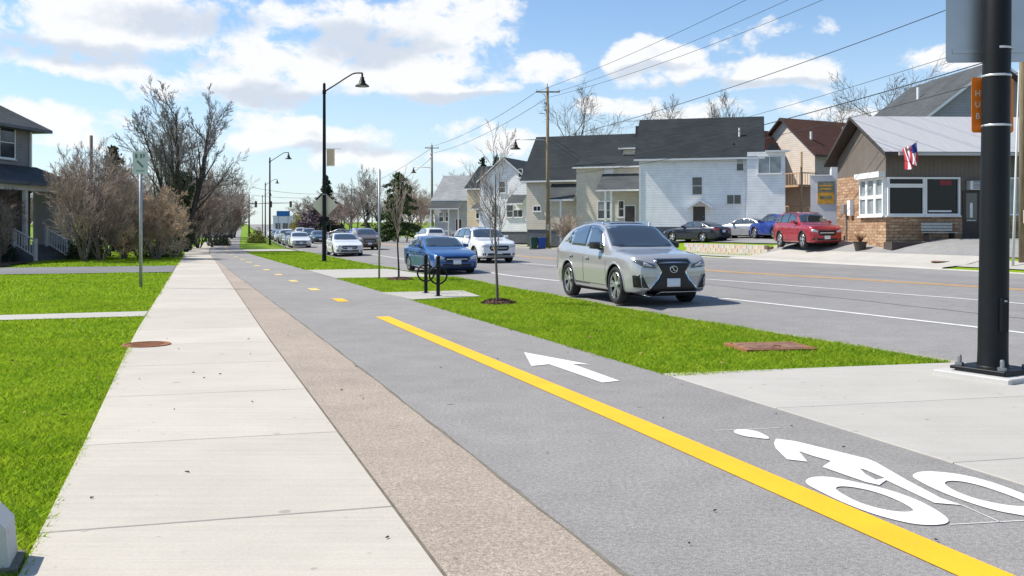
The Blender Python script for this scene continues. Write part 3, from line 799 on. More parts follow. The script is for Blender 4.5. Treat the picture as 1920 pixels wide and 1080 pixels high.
# --- tan house with dormer and porches
A, rz, W = frame_from(987, 80.5, 1206, 77.0)
Z0 = 1.15
h = thing('tan_house', 'tan sided house with charcoal roof, shed dormer and small porch', 'house', (A.x, A.y, Z0), rz)
def hx(px): return (px - 987) / (1206 - 987) * W
def hz_(py, d=78.5): return zpix(py, d) - Z0
ze = hz_(331); zr = hz_(257, 83)
bx(h, 'foundation', M_found, .05, W - .05, .05, 7.9, -1.0, .45)
walls(h, 0, W, 0, 8, .43, ze, zr - .05, 'x', M_tan)
walls(h, hx(1091), W + .01, -1.3, -.003, .43, hz_(313, 77), None, 'x', M_tan, 'front_bay')
gable_roof(h, 0, W, 0, 8, ze, zr, M_roofd, 'x', .45)
shed_roof(h, hx(1086), W + .15, -1.75, 1.55, hz_(315, 76.5), hz_(315, 76.5) + 1.05, M_roofd, name='bay_roof')
shed_roof(h, hx(1036), hx(1089), -1.7, 0, hz_(376, 77), hz_(346, 78), M_roofg)
for px in (1042, 1062): bx(h, 'porch_post', M_trim, hx(px), hx(px) + .14, -1.6, -1.46, -.7, hz_(376, 77))
shed_roof(h, hx(1139), hx(1219), -3.4, -1.31, hz_(358, 74), hz_(328, 76), M_roofg)
for px in (1153, 1163): bx(h, 'porch_post', M_trim, hx(px), hx(px) + .17, -3.25, -3.08, -.6, hz_(358, 74))
pr_ = MB()
for z in (.35, .95): pr_.box(hx(1166), hx(1195), -3.2, -3.14, z, z + .07)
pr_.build('porch_rail', M_found, h)
for i in range(9): bx(h, 'baluster', M_found, hx(1167) + i * (hx(1194) - hx(1167)) / 8, hx(1167) + i * (hx(1194) - hx(1167)) / 8 + .05, -3.19, -3.15, .42, .95)
bx(h, 'porch_floor', M_found, hx(1150), hx(1200), -3.3, -1.31, -.7, .3)
win(h, hx(1000), hz_(396), .75, .5, rows=1, cols=2)
win(h, hx(1130), hz_(411, 77), .65, 1.5, y=-1.3); win(h, hx(1145), hz_(411, 77), .5, 1.5, y=-1.3); win(h, hx(1167), hz_(408, 77), .55, 1.4, y=-1.3)
door(h, hx(1180), .45, .8, 1.9, M_dtrim, y=-1.3)
win(h, hx(1143), hz_(325, 77), .75, .5, y=-1.3, rows=1, glass=M_trim)
dm = walls(h, hx(1160), hx(1196), 1.9, 4.4, ze + 1.2, ze + 2.35, None, 'x', M_tan, 'dormer')
shed_roof(h, hx(1152), hx(1198), 1.6, 4.4, ze + 2.36, ze + 3.2, M_roofd, name='dormer_roof')
win(h, hx(1180), ze + 1.45, .6, .75, y=1.9, rows=1)
bx(h, 'chimney', M_dtrim, hx(1175), hx(1190), 3.6, 4.4, zr - .3, zr + .75)
# bins beside it
def wheelie(px, d, m_, label):
    p = at(px, d); t = thing('wheelie_bin', label, 'bin', p, R(8))
    b = MB(); b.add([(-.24, -.28, .06), (.24, -.28, .06), (.24, .25, .06), (-.24, .25, .06), (-.3, -.36, .95), (.3, -.36, .95), (.3, .36, .95), (-.3, .36, .95)], [(0, 3, 2, 1), (4, 5, 6, 7), (0, 1, 5, 4), (1, 2, 6, 5), (2, 3, 7, 6), (3, 0, 4, 7)]); b.build('body', m_, t)
    l = MB(); l.cbox(-.32, .32, -.39, .39, .953, 1.03, .03); l.build('lid', m_, t)
    for s_ in (-1, 1):
        w = MB(); w.lathe([(.001, -.03), (.1, -.03), (.1, .03), (.001, .03)], 12, (0, 0, 0), 'y'); o = w.build('wheel', M_blackp, t); o.rotation_euler = (0, 0, R(90)); o.location = (s_ * .27, .3, .1)
    hd = MB(); hd.tube([(-.25, .44, .93), (.25, .44, .93)], .018, 6); hd.build('handle', m_, t)
wheelie(1016, 77.2, mat('blue_bin_plastic', (0.01, 0.06, 0.30), 0.45), 'blue wheelie bin beside the tan house')
wheelie(1001, 77.4, mat('dark_green_bin_plastic', (0.012, 0.06, 0.035), 0.45), 'dark green wheelie bin beside the tan house')

# --- white gabled house and its cream wing
A, rz, W = frame_from(900, 95, 990, 93)
Z0 = 1.1
h = thing('gabled_house', 'white gable-fronted house with cream wing and grey roof behind bare saplings', 'house', (A.x, A.y, Z0), rz)
def hx(px): return (px - 900) / 90 * W
def hz_(py, d=94): return zpix(py, d) - Z0
ze, zr = hz_(338), hz_(297)
bx(h, 'foundation', M_found, .05, W - .05, .05, 8.9, -.9, .3)
walls(h, 0, W, 0, 9, .28, ze, zr, 'y', M_wsid)
gable_roof(h, 0, W, 0, 9, ze, zr, M_roofg, 'y', .3)
win(h, hx(972), hz_(334), .5, .9); win(h, hx(922), hz_(408), .8, 1.3); win(h, hx(950), hz_(408), .8, 1.3); win(h, hx(935), hz_(362), .8, 1.2)
shed_roof(h, hx(958), hx(988), -1.2, 0, hz_(384), hz_(368), M_roofg)
win(h, hx(962), hz_(408), 1.1, .8, rows=1, cols=2)
walls(h, hx(867), -.005, 1.0, 8, .28, hz_(351), hz_(312, 98), 'x', M_cream, 'wing')
gable_roof(h, hx(867), -.25, 1.0, 8, hz_(351), hz_(312, 98), M_roofd, 'x', .25, name='wing_roof')
win(h, hx(884), hz_(410), .55, 1.2, y=1.0)
shed_roof(h, hx(884), hx(900), -.4, 1.0, hz_(393), hz_(382), M_roofg)
door(h, hx(892), .3, .45, 1.8, M_trim, y=1.0)

# --- pale grey cottage with dark red door
A, rz, W = frame_from(815, 112, 868, 111)
Z0 = 1.2
h = thing('grey_cottage', 'low grey cottage with pale roof and dark red door', 'house', (A.x, A.y, Z0), rz)
def hx(px): return (px - 815) / 53 * W
def hz_(py, d=111.5): return zpix(py, d) - Z0
ze, zr = hz_(373), hz_(331, 115)
walls(h, 0, W + 1, 0, 8, -.8, ze, zr - .05, 'x', M_pale); gable_roof(h, 0, W + 1, 0, 8, ze, zr, M_roofl, 'x', .35)
shed_roof(h, hx(813), hx(868), -1.6, 0, hz_(393), hz_(376), M_roofg)
win(h, hx(823), hz_(416), .62, 1.2); win(h, hx(835), hz_(416), .62, 1.2)
door(h, hx(855), 0, .7, 1.6, mat('dark_red_door_paint', (0.10, 0.02, 0.02), .5))
for px in (815, 848, 866): bx(h, 'porch_post', M_trim, hx(px), hx(px) + .13, -1.5, -1.37, -.8, hz_(393))
bx(h, 'porch_rail', M_trim, hx(815), hx(848), -1.5, -1.42, .15, .3)

# --- brown-roofed house behind the shop
A, rz, W = frame_from(1528, 77, 1626, 80)
Z0 = 1.3
h = thing('brown_roofed_house', 'beige house with brown shingle roof behind the white shed', 'house', (A.x, A.y, Z0), rz)
def hx(px): return (px - 1528) / 98 * W
def hz_(py, d=78.5): return zpix(py, d) - Z0
ze, zr = hz_(287), hz_(229, 82)
wl = walls(h, 0, W + 3, 0, 7, -1.2, ze, zr - .05, 'x', M_beige)
gable_roof(h, 0, W + 3, 0, 7, ze, zr, M_roofb, 'x', .5, trim=M_dtrim)
vp = MB(); vp.tube([(hx(1541), 1.2, ze + .5), (hx(1541), 1.2, ze + 1.8)], .1, 8); vp.build('vent_pipe', M_trim, h)
vp = MB(); vp.tube([(hx(1590), .6, ze + .2), (hx(1590), .6, ze + 2.3)], .08, 8); vp.build('flue', M_steelp, h)
# its road-side end wall: windows and timber balcony
e = link('balcony', None, h); 
for zd in (1.25, 3.95):
    dk = MB(); dk.box(-1.9, -.04, -.3, 4.2, zd - .18, zd); dk.build('deck', M_wood, e)
    rl = MB(); rl.box(-1.86, -1.80, -.24, 4.1, zd + .92, zd + 1.0); rl.box(-1.8, -.04, -.3, -.24, zd + .92, zd + 1.0); rl.build('rail', M_wood, e)
    for i in range(14):
        b_ = MB(); b_.box(-1.85, -1.81, -.1 + i * .3, -.06 + i * .3, zd, zd + .92); b_.build('baluster', M_wood, e)
    for i in range(6):
        b_ = MB(); b_.box(-1.7 + i * .28, -1.66 + i * .28, -.29, -.25, zd, zd + .92); b_.build('baluster', M_wood, e)
for y in (-.28, 2.0, 4.1):
    p_ = MB(); p_.box(-1.88, -1.76, y - .06, y + .06, -1.2, 6.6); p_.build('post', M_wood, e)
bx(h, 'rear_wing', M_beige, -2.2, -.01, 3.5, 6.9, -1.2, hz_(290))
gable_roof(h, -2.4, -.3, 3.4, 7, hz_(288), hz_(252, 83), M_roofb, 'x', .2, trim=M_dtrim, name='wing_roof')

# --- white shed with sign
A, rz, W = frame_from(1520, 53.5, 1577, 53.0)
Z0 = .95
h = thing('white_shed', 'narrow white building end beside the stone shop with a painted sign', 'shed', (A.x, A.y, Z0), rz)
def hz_(py, d=53.2): return zpix(py, d) - Z0
M_whitew = mat('white_painted_block', (0.70, 0.71, 0.73), .6, .05, 2)
walls(h, 0, W * .68, 0, 4, -.6, hz_(330), None, 'x', M_whitew); bx(h, 'tall_wall', M_whitew, W * .68 + .003, W, 0, 4, -.6, hz_(312))
bx(h, 'coping', M_trim, -.05, W * .68 - .02, -.05, 4, hz_(330) + .003, hz_(330) + .08)
sg = thing('wall_sign', 'square dark and gold sign board on the white shed wall', 'sign', (A.x, A.y, Z0), rz)
def sx(px): return (px - 1520) / 57 * W
M_gold = mat('gold_sign_paint', (0.62, 0.33, 0.04), .5, .25, 6); M_sdk = mat('dark_green_sign_paint', (0.19, 0.19, 0.14), .5, .4, 5)
bx(sg, 'lower_panel', M_gold, sx(1533), sx(1564), -.05, -.005, hz_(382), hz_(361))
bx(sg, 'upper_panel', M_sdk, sx(1533), sx(1564), -.05, -.005, hz_(360.7), hz_(340))
for (a, b, c) in ((1536, 1561, 348), (1538, 1558, 354)):
    bx(sg, 'letter_band', M_gold, sx(a), sx(b), -.056, -.05, hz_(c + 1.6), hz_(c - 1.0))
bx(sg, 'letter_band', M_sdk, sx(1537), sx(1560), -.056, -.05, hz_(372.5), hz_(367.5))

# --- stone shop with deep eaves: long front faces down the street, gable faces the road
A, rz, W = frame_from(1661, 45.0, 1990, 45.4)
Z0 = 1.12
h = thing('stone_shop', 'single-storey shop with orange ledge stone base, brown boards and pale metal roof', 'shop', (A.x, A.y, Z0), rz)
def hx(px): return (px - 1661) / (1990 - 1661) * W
def hz_(py, d=45.0): return zpix(py, d) - Z0
DEP = 6.0
sillz, headz, wallz = hz_(404), hz_(332), hz_(284)
PEAKZ = hz_(228, 49)
# gable wall runs back along +y at x = 0
SK = 0.001
def skew(x, y): return x - SK * y / DEP * max(0.0, 1 - x / 6.0)
def skbox(name, m_, x0, x1, y0, y1, z0, z1, par=None):
    mb = MB(); mb.box(x0, x1, y0, y1, z0, z1); mb.v = [(skew(x, y), y, z) for x, y, z in mb.v]; return mb.build(name, m_, par or h)
def skprism(name, m_, poly_yz, x0, x1):
    n_ = len(poly_yz); mb = MB()
    mb.add([(skew(x0, y), y, z) for y, z in poly_yz] + [(skew(x1, y), y, z) for y, z in poly_yz], [tuple(range(n_)), tuple(range(2 * n_ - 1, n_ - 1, -1))] + [(i, i + n_, (i + 1) % n_ + n_, (i + 1) % n_) for i in range(n_)])
    return mb.build(name, m_, h)
skbox('base_wall', M_stone, 0, W, 0, DEP, -.6, sillz)
skbox('stone_pier', M_stone, 0, .4, DEP * .46, DEP, sillz + .002, headz + .25)
skprism('board_wall', M_brownv, [(.05, headz), (DEP - .05, headz), (DEP - .05, wallz), (DEP / 2, PEAKZ - .25), (.05, wallz)], .02, W)
skbox('shop_core', mat('dim_interior', (0.035, 0.033, 0.03), .8), .35, W - .1, .35, DEP - .2, sillz, headz)
# roof, ridge along x
ov = .5
ks = (PEAKZ - wallz) / (DEP / 2)
rf = MB(); yy = [(-ov * 2.2, wallz - ks * ov * .8), (DEP / 2, PEAKZ), (DEP + ov, wallz - ks * ov)]
vs = [(skew(x, y), y, z + t_) for t_ in (.16, 0) for x in (-.55, W + .4) for y, z in yy]
rf.add(vs, [(0, 1, 4, 3), (1, 2, 5, 4)]); rf.cur = 1; rf.add(vs, [(6, 9, 10, 7), (7, 10, 11, 8), (0, 3, 9, 6), (2, 8, 11, 5), (0, 6, 7, 1), (1, 7, 8, 2), (3, 4, 10, 9), (4, 5, 11, 10)])
rf.build('roof', [M_metalroof, M_dtrim], h)
bx(h, 'gutter', mat('pale_gutter', (0.45, 0.44, 0.42), .5), .1, W + .3, -ov * 2.2 - .12, -ov * 2.2 - .004, wallz - ks * ov * .8 - .02, wallz - ks * ov * .8 + .12)
def shopwin(x0, x1, z0, z1, nm='shop_window', glass=None, y=0.0, mull=()):
    f = MB(); fw = .09
    f.box(x0, x0 + fw, y - .06, y + .3, z0, z1); f.box(x1 - fw, x1, y - .06, y + .3, z0, z1); f.box(x0 + fw, x1 - fw, y - .06, y + .3, z1 - fw, z1); f.box(x0 + fw, x1 - fw, y - .06, y + .3, z0, z0 + fw)
    for m_ in mull: f.box(m_ - .04, m_ + .04, y - .05, y + .2, z0 + fw, z1 - fw)
    o = f.build(nm, M_trim, h)
    g = MB(); g.box(x0 + fw, x1 - fw, y + .04, y + .05, z0 + fw, z1 - fw); g.build('pane', glass or M_sglass, o); return o
zt = hz_(348)
M_sglass = mat('shop_glass', (0.012, 0.014, 0.017), .06, spec=.25)
shopwin(hx(1664), hx(1733), sillz, zt - .003); shopwin(hx(1664), hx(1733), zt, headz, 'transom_window')
w2 = shopwin(hx(1733.5), hx(1799), sillz, headz)
bx(h, 'sill', M_trim, hx(1600) + 1.6, hx(1800), -.12, .02, sillz - .07, sillz - .002)
bx(w2, 'lettering', M_trim, hx(1741), hx(1784), .03, .038, sillz + .17, sillz + .25)
bx(w2, 'neon_sign', mat('red_neon', (0.22, 0.012, 0.02), .4), hx(1762), hx(1784), .03, .038, hz_(347), hz_(338))
shopwin(hx(1889), hx(1925), sillz, headz, glass=M_glass2)
bx(h, 'door_surround', M_brownv, hx(1799.5), hx(1888.5), .02, .3, -.1, headz)
dd = bx(h, 'door', mat('dark_brown_door', (0.045, 0.032, 0.026), .5, .1, 3), hx(1804), hx(1836), -.03, .018, -.02, hz_(357))
bx(dd, 'pane', M_glass, hx(1810), hx(1830), -.04, -.032, 1.0, hz_(362)); bx(dd, 'notice', M_trim, hx(1817), hx(1822), -.048, -.041, 1.05, 1.75); bx(dd, 'kick_plate', M_steelp, hx(1811), hx(1829), -.042, -.032, .88, .95)
ac = bx(h, 'air_conditioner', mat('ac_grey', (0.42, 0.43, 0.44), .5), hx(1812), hx(1840), -.3, .02, hz_(356), hz_(339)); bx(ac, 'case_front', M_trim, hx(1812.5), hx(1839.5), -.32, -.302, hz_(355.5), hz_(339.5))
lv = MB()
for i in range(6): lv.box(hx(1817), hx(1838), -.335, -.322, hz_(354) + i * .065, hz_(354) + i * .065 + .035)
lv.build('louvre', M_found, ac)
# windows of the skewed gable wall: local frame along the wall
ga = link('gable_window', None, h); ga.location = (0, 0, 0)
ang = math.atan2(DEP, -SK); ga.rotation_euler = (0, 0, ang + math.pi)
# in this frame +x runs from the back corner towards the front corner (x = 0 at the front), outside is -y
L_ = math.hypot(DEP, SK)
for (a, b, gl) in ((-L_ * .47, -L_ * .33, M_glass2), (-L_ * .325, -L_ * .17, M_glass2), (-L_ * .165, -.08, M_glass2)):
    f = MB(); fw = .1
    f.box(a, a + fw, -.12, .3, sillz, headz); f.box(b - fw, b, -.12, .3, sillz, headz); f.box(a + fw, b - fw, -.12, .3, headz - fw, headz); f.box(a + fw, b - fw, -.12, .3, sillz, sillz + fw)
    f.box(a + fw, b - fw, -.1, .2, (sillz + headz) / 2 - .09, (sillz + headz) / 2 + .09)
    o = f.build('frame', M_trim, ga); g = MB(); g.box(a + fw, b - fw, -.03, -.02, sillz + fw, headz - fw); g.build('pane', gl, ga)
bx(ga, 'awning_box', M_trim, -L_ * .48, -.02, -.35, -.005, headz + .01, headz + .28)
bx(ga, 'sill', M_trim, -L_ * .48, 0, -.2, -.005, sillz - .08, sillz - .002)
mt = link('meter_box', None, h); mt.rotation_euler = ga.rotation_euler
bx(mt, 'box', M_steelp, -L_ * .80, -L_ * .74, -.25, -.005, 1.3, 1.8); bx(mt, 'conduit', M_steelp, -L_ * .775, -L_ * .765, -.08, -.005, -.3, 1.3); bx(mt, 'meter', M_trim, -L_ * .68, -L_ * .62, -.22, -.005, 1.2, 2.0)
bx(h, 'front_step', mat('dark_step_concrete', (0.07, 0.055, 0.048), .9, .2, 3), -.12, hx(1800), -.9, -.005, -.75, -.12)
bx(h, 'door_step', M_kerb, hx(1800) + .01, hx(1845), -1.2, -.005, -.75, -.06)
# flag on a raked pole
fl = thing('flag', 'United States flag hanging from a raked pole on the shop front', 'flag', (A.x, A.y, Z0), rz)
px0 = Vector((hx(1676), -.2, hz_(300))); px1 = Vector((hx(1687), -1.2, hz_(270)))
MB().tube([(hx(1671), -1.12, hz_(292)), (px1.x, -1.75, px1.z)], .022, 6).build('pole', M_steelp, fl)
M_red = mat('flag_red', (0.50, 0.03, 0.05), .8); M_fw = mat('flag_white', (0.75, 0.74, 0.74), .8); M_fb = mat('flag_blue', (0.03, 0.05, 0.22), .8)
fb_ = MB(); nx_, nz_ = 13, 14
def fpt(i, j):
    u_, v_ = i / nx_, j / nz_; x = hx(1688) - .48 * u_ + .10 * math.sin(u_ * 14 + v_ * 3) * v_
    return (x + .04 * v_, -1.65 + .09 * math.sin(u_ * 12 + 1.5 * v_) + .5 * u_ * (1 - v_), hz_(271) - .06 - .25 * u_ - (.95 + .08 * math.sin(u_ * 9)) * v_)
for i in range(nx_):
    for j in range(nz_):
        fb_.cur = 2 if (i < 6 and j < 6) else (0 if i % 2 == 0 else 1)
        fb_.add([fpt(i, j), fpt(i + 1, j), fpt(i + 1, j + 1), fpt(i, j + 1)], [(0, 1, 2, 3)])
fo_ = fb_.build('cloth', [M_red, M_fw, M_fb], fl); md = fo_.modifiers.new('thickness', 'SOLIDIFY'); md.thickness = .006
# bench and planter in front
bp_ = Matrix.Rotation(rz, 3, 'Z') @ Vector((hx(1747), -.65, 0))
bn = thing('bench', 'grey slatted bench against the shop stone base', 'bench', (A.x + bp_.x, A.y + bp_.y, Z0 - .12), rz)
for i in range(3): bx(bn, 'seat_slat', M_steelp, -.75, .75, -.3 + i * .15, -.18 + i * .15, .43, .46)
for i in range(3): bx(bn, 'back_slat', M_steelp, -.75, .75, .18, .21, .52 + i * .14, .63 + i * .14)
for x in (-.65, .6):
    bx(bn, 'leg', M_blackp, x, x + .05, -.28, .2, 0, .43); bx(bn, 'back_support', M_blackp, x, x + .05, .212, .24, 0, .95)
pp = Matrix.Rotation(rz, 3, 'Z') @ Vector((-.75, 1.2, 0))
pt = thing('planter', 'brown planter with a dry clump beside the shop gable', 'planter', (A.x + pp.x, A.y + pp.y, Z0 - .65), rz)
MB().lathe([(.001, 0), (.22, 0), (.32, .5), (.36, .52), (.34, .48), (.001, .44)], 14).build('pot', M_dtrim, pt)
tw = MB(); rr = random.Random(4)
for i in range(70):
    a = rr.uniform(0, 6.28); l = rr.uniform(.2, .5); e_ = rr.uniform(.3, .8); tw.tube([(0, 0, .44), (math.cos(a) * l * e_ * .6, math.sin(a) * l * e_ * .6, .44 + l * .7), (math.cos(a) * l * e_, math.sin(a) * l * e_, .44 + l)], [.012, .01, .004], 4, False)
tw.build('dry_stem', mat('dry_stem', (0.16, 0.08, 0.045), .9), pt)

# --- big grey gabled building behind the shop
A, rz, W = frame_from(1716, 60, 2014, 60.5)
Z0 = 1.3
h = thing('grey_gabled_building', 'large grey sided building with steep gable behind the shop roof', 'building', (A.x, A.y, Z0), rz)
def hz_(py, d=60): return zpix(py, d) - Z0
ze, zr = hz_(236), hz_(118)
walls(h, 0, W, 0, 11, -1.0, ze, zr - .1, 'y', M_greysid)
gable_roof(h, 0, W, 0, 11, ze, zr, M_roofg, 'y', .6, .2)
win(h, W * .42, ze + .9, 1.6, 1.4, cols=2)
vp = MB(); vp.tube([(W * .3, 6, ze + 1.7), (W * .3, 6, ze + 3.4)], .12, 8); vp.build('vent_pipe', M_trim, h)

# --- house with porch behind the shrubs, its street wall running away from us
C_ = ray(57, 52); dv = Vector((.14, .99)).normalized(); W = 13.0; A = C_ - dv * W; rz = math.atan2(dv.y, dv.x)
h = thing('porch_house', 'two-storey grey house with hipped roof and front porch behind bare shrubs', 'house', (A.x, A.y, 0), rz)
M_lw = siding_mat('taupe_shingle_siding', (0.20, 0.185, 0.175), .16)
ze = zpix(243, 52)
walls(h, 0, W, 0, 9, .5, ze, None, 'x', M_lw); bx(h, 'foundation', M_found, .05, W - .05, .05, 8.9, -.2, .5)
rf = MB(); o_ = .8; rx0, rx1, ry0, ry1 = -o_, W + o_, -o_, 9 + o_; zt = ze + 3.4; ry = (ry0 + ry1) / 2; a_ = 4.6
vs = [(rx0, ry0, ze), (rx1, ry0, ze), (rx1, ry1, ze), (rx0, ry1, ze), (rx0 + a_, ry, zt), (rx1 - a_, ry, zt)]
rf.add(vs, [(0, 1, 5, 4), (1, 2, 5), (2, 3, 4, 5), (3, 0, 4)]); rf.cur = 1
lo = [(x, y, z - .16) for x, y, z in vs[:4]]; rf.add(vs[:4] + lo, [(0, 4, 5, 1), (1, 5, 6, 2), (2, 6, 7, 3), (3, 7, 4, 0), (4, 7, 6, 5)])
rf.build('roof', [M_roofg, M_found], h)
bx(h, 'downpipe', M_trim, W - .12, W - .02, -.12, -.02, 3.6, ze)
zw = zpix(300, 51)
for x in (W - 2.6, W - 6.2, W - 10): win(h, x, zw, 1.3, 1.75)
ZP = zpix(352, 51); PD = 2.5
shed_roof(h, W - 11, W + .5, -PD - .35, -.003, ZP, zpix(318, 52), M_roofg, .16, trim=M_found)
bx(h, 'porch_beam', M_trim, W - 10.8, W + .2, -PD, -PD + .18, ZP - .28, ZP)
bx(h, 'porch_floor', M_found, W - 10.8, W + .2, -PD, -.005, .55, .75)
bx(h, 'porch_end_wall', M_trim, W + .22, W + .34, -PD + .2, -.005, .5, ZP + .3)
for x in (W - 10.6, W - 7.2, W - 3.9, W - .05): bx(h, 'porch_post', M_trim, x, x + .2, -PD + .003, -PD + .2, .76, ZP - .285)
door(h, W - 3.4, .8, 1.0, 2.1, M_found, y=-.003); win(h, W - 6.2, 1.4, 1.2, 1.6)
for i in range(14): bx(h, 'skirt_board', M_found, W - 10.8 + i * .78, W - 10.05 + i * .78, -PD - .02, -PD - .003, 0, .55)
SX0, SX1 = W - 5.0, W - 2.4
for i in range(4): bx(h, 'step', M_found, SX0 + .1, SX1, -PD - .3 * (i + 1), -PD - .3 * i - .022, -.05, .56 - .16 * i)
for x in (SX0, SX1):
    r_ = link('stair_rail', None, h)
    for (y0, z0, hh) in ((-PD - .15, .7, 1.0), (-PD - 1.35, -.02, 1.15)): bx(r_, 'post', M_trim, x, x + .13, y0, y0 + .13, z0, z0 + hh)
    rl = MB(); rl.tube([(x + .06, -PD - .1, 1.62), (x + .06, -PD - 1.3, 1.02)], .045, 6); rl.tube([(x + .06, -PD - .1, .9), (x + .06, -PD - 1.3, .22)], .035, 6); rl.build('handrail', M_trim, r_)
    for i in range(7):
        y = -PD - .25 - i * .145; z0 = .82 - (i + 1) * .08; b_ = MB(); b_.box(x + .04, x + .08, y - .02, y + .02, z0, z0 + .74); b_.build('baluster', M_trim, r_)
pr_ = link('porch_railing', None, h)
bx(pr_, 'top_rail', M_trim, W - 10.6, SX0, -PD + .06, -PD + .13, 1.55, 1.63)
for i in range(30):
    x = W - 10.5 + i * (SX0 - W + 10.4) / 29; bx(pr_, 'baluster', M_trim, x, x + .05, -PD + .07, -PD + .11, .76, 1.55)

# --- block retaining wall below the raised lot
A, rz, W = frame_from(1285, 62.3, 1441, 53.6)
h = thing('retaining_wall', 'low retaining wall of pale pinkish concrete blocks below the parked cars', 'wall', (A.x, A.y, .08), rz)
M_blkp = [mat('block_pink', (0.50, 0.39, 0.33), .9, .15, 4, bump=.5), mat('block_buff', (0.50, 0.44, 0.36), .9, .15, 4, bump=.5), mat('block_grey', (0.44, 0.41, 0.38), .9, .15, 4, bump=.5)]
rr = random.Random(11)
blk = [MB().cbox(-.29, .29, -.17, .17, 0, .235, .02).mesh('block', m_) for m_ in M_blkp]
for r in range(3):
    n_ = int(W / .6)
    for i in range(n_):
        x = .3 + i * .6 + (.3 if r % 2 else 0)
        if x > W: continue
        o = link('block', blk[rr.choice([0, 0, 1, 1, 2])], h, (x, .035 * r + rr.uniform(-.012, .012), .24 * r - .12)); o.rotation_euler = (0, 0, rr.uniform(-.02, .02))
for i in range(4):
    o = link('block', blk[i % 3], h, (W + .28, .4 + i * .6, -.12 + .24)); o.rotation_euler = (0, 0, R(90))
    o = link('block', blk[(i + 1) % 3], h, (W + .28, .55 + i * .6, -.12 + .48)); o.rotation_euler = (0, 0, R(90))
bx(h, 'backfill', M_mulch, .1, W, .2, 1.6, -.2, .5)
# ------------------------------------------------------------------ trees, shrubs
def bark(name, c, v=.25): return mat(name, c, .9, v, 6, bump=.6, bscale=25)
M_bark = bark('grey_brown_bark', (0.15, 0.12, 0.10)); M_barkd = bark('dark_bark', (0.055, 0.045, 0.04)); M_barkl = bark('pale_bark', (0.20, 0.17, 0.145))
M_twig = mat('grey_twigs', (0.29, 0.25, 0.225), .9, .2, 3); M_twigb = mat('brown_twigs', (0.36, 0.28, 0.225), .9, .25, 3)
M_twigt = mat('tan_twigs', (0.55, 0.41, 0.28), .9, .25, 3); M_twigr = mat('reddish_twigs', (0.31, 0.205, 0.175), .9, .25, 3)
M_twigd = mat('dim_twigs', (0.15, 0.125, 0.115), .9, .2, 3)
M_need = mat('conifer_needles', (0.035, 0.062, 0.022), .8, .4, 3); M_needd = mat('dark_conifer_needles', (0.026, 0.042, 0.022), .8, .4, 3)
M_ivy = mat('ivy_leaves', (0.045, 0.065, 0.02), .7, .4, 3); M_hedge = mat('dull_green_leaves', (0.06, 0.075, 0.025), .7, .4, 3)
M_bud = mat('buds_rust', (0.24, 0.10, 0.05), .8, .3, 3); M_purple = mat('purple_blossom', (0.13, 0.085, 0.115), .8, .35, 3); M_yelb = mat('yellow_green_buds', (0.30, 0.27, 0.07), .8, .3, 3)

def np_mesh(name, V, F, mats, smooth=False):
    me = bpy.data.meshes.new(name); k = F.shape[1]
    me.vertices.add(len(V)); me.vertices.foreach_set('co', np.asarray(V, np.float32).ravel())
    me.loops.add(F.size); me.loops.foreach_set('vertex_index', F.astype(np.int32).ravel())
    me.polygons.add(len(F)); me.polygons.foreach_set('loop_start', np.arange(0, F.size, k, dtype=np.int32)); me.polygons.foreach_set('loop_total', np.full(len(F), k, np.int32))
    for m_ in (mats if isinstance(mats, (list, tuple)) else [mats]): me.materials.append(m_)
    if smooth: me.polygons.foreach_set('use_smooth', np.ones(len(F), bool))
    me.update(calc_edges=True); return me
def seg_mesh(name, segs, k, m_):
    """tapered prisms for branch segments (p0, p1, r0, r1)"""
    A = np.array([s[0] for s in segs]); B = np.array([s[1] for s in segs]); r0 = np.array([s[2] for s in segs]); r1 = np.array([s[3] for s in segs])
    D = B - A; D /= np.linalg.norm(D, axis=1, keepdims=True) + 1e-9
    ref = np.where(np.abs(D[:, 2:3]) < .9, np.array([[0, 0, 1.0]]), np.array([[1.0, 0, 0]]))
    X = np.cross(ref, D); X /= np.linalg.norm(X, axis=1, keepdims=True) + 1e-9; Y = np.cross(D, X)
    n_ = len(segs); V = np.zeros((n_, 2 * k, 3))
    for j in range(k):
        t = 2 * math.pi * j / k; e = X * math.cos(t) + Y * math.sin(t)
        V[:, j] = A + e * r0[:, None]; V[:, k + j] = B + e * r1[:, None]
    base = np.arange(n_)[:, None] * 2 * k; F = []
    for j in range(k):
        j2 = (j + 1) % k; F.append(np.concatenate([base + j, base + j2, base + k + j2, base + k + j], 1))
    return np_mesh(name, V.reshape(-1, 3), np.concatenate(F, 0), m_, k > 4)
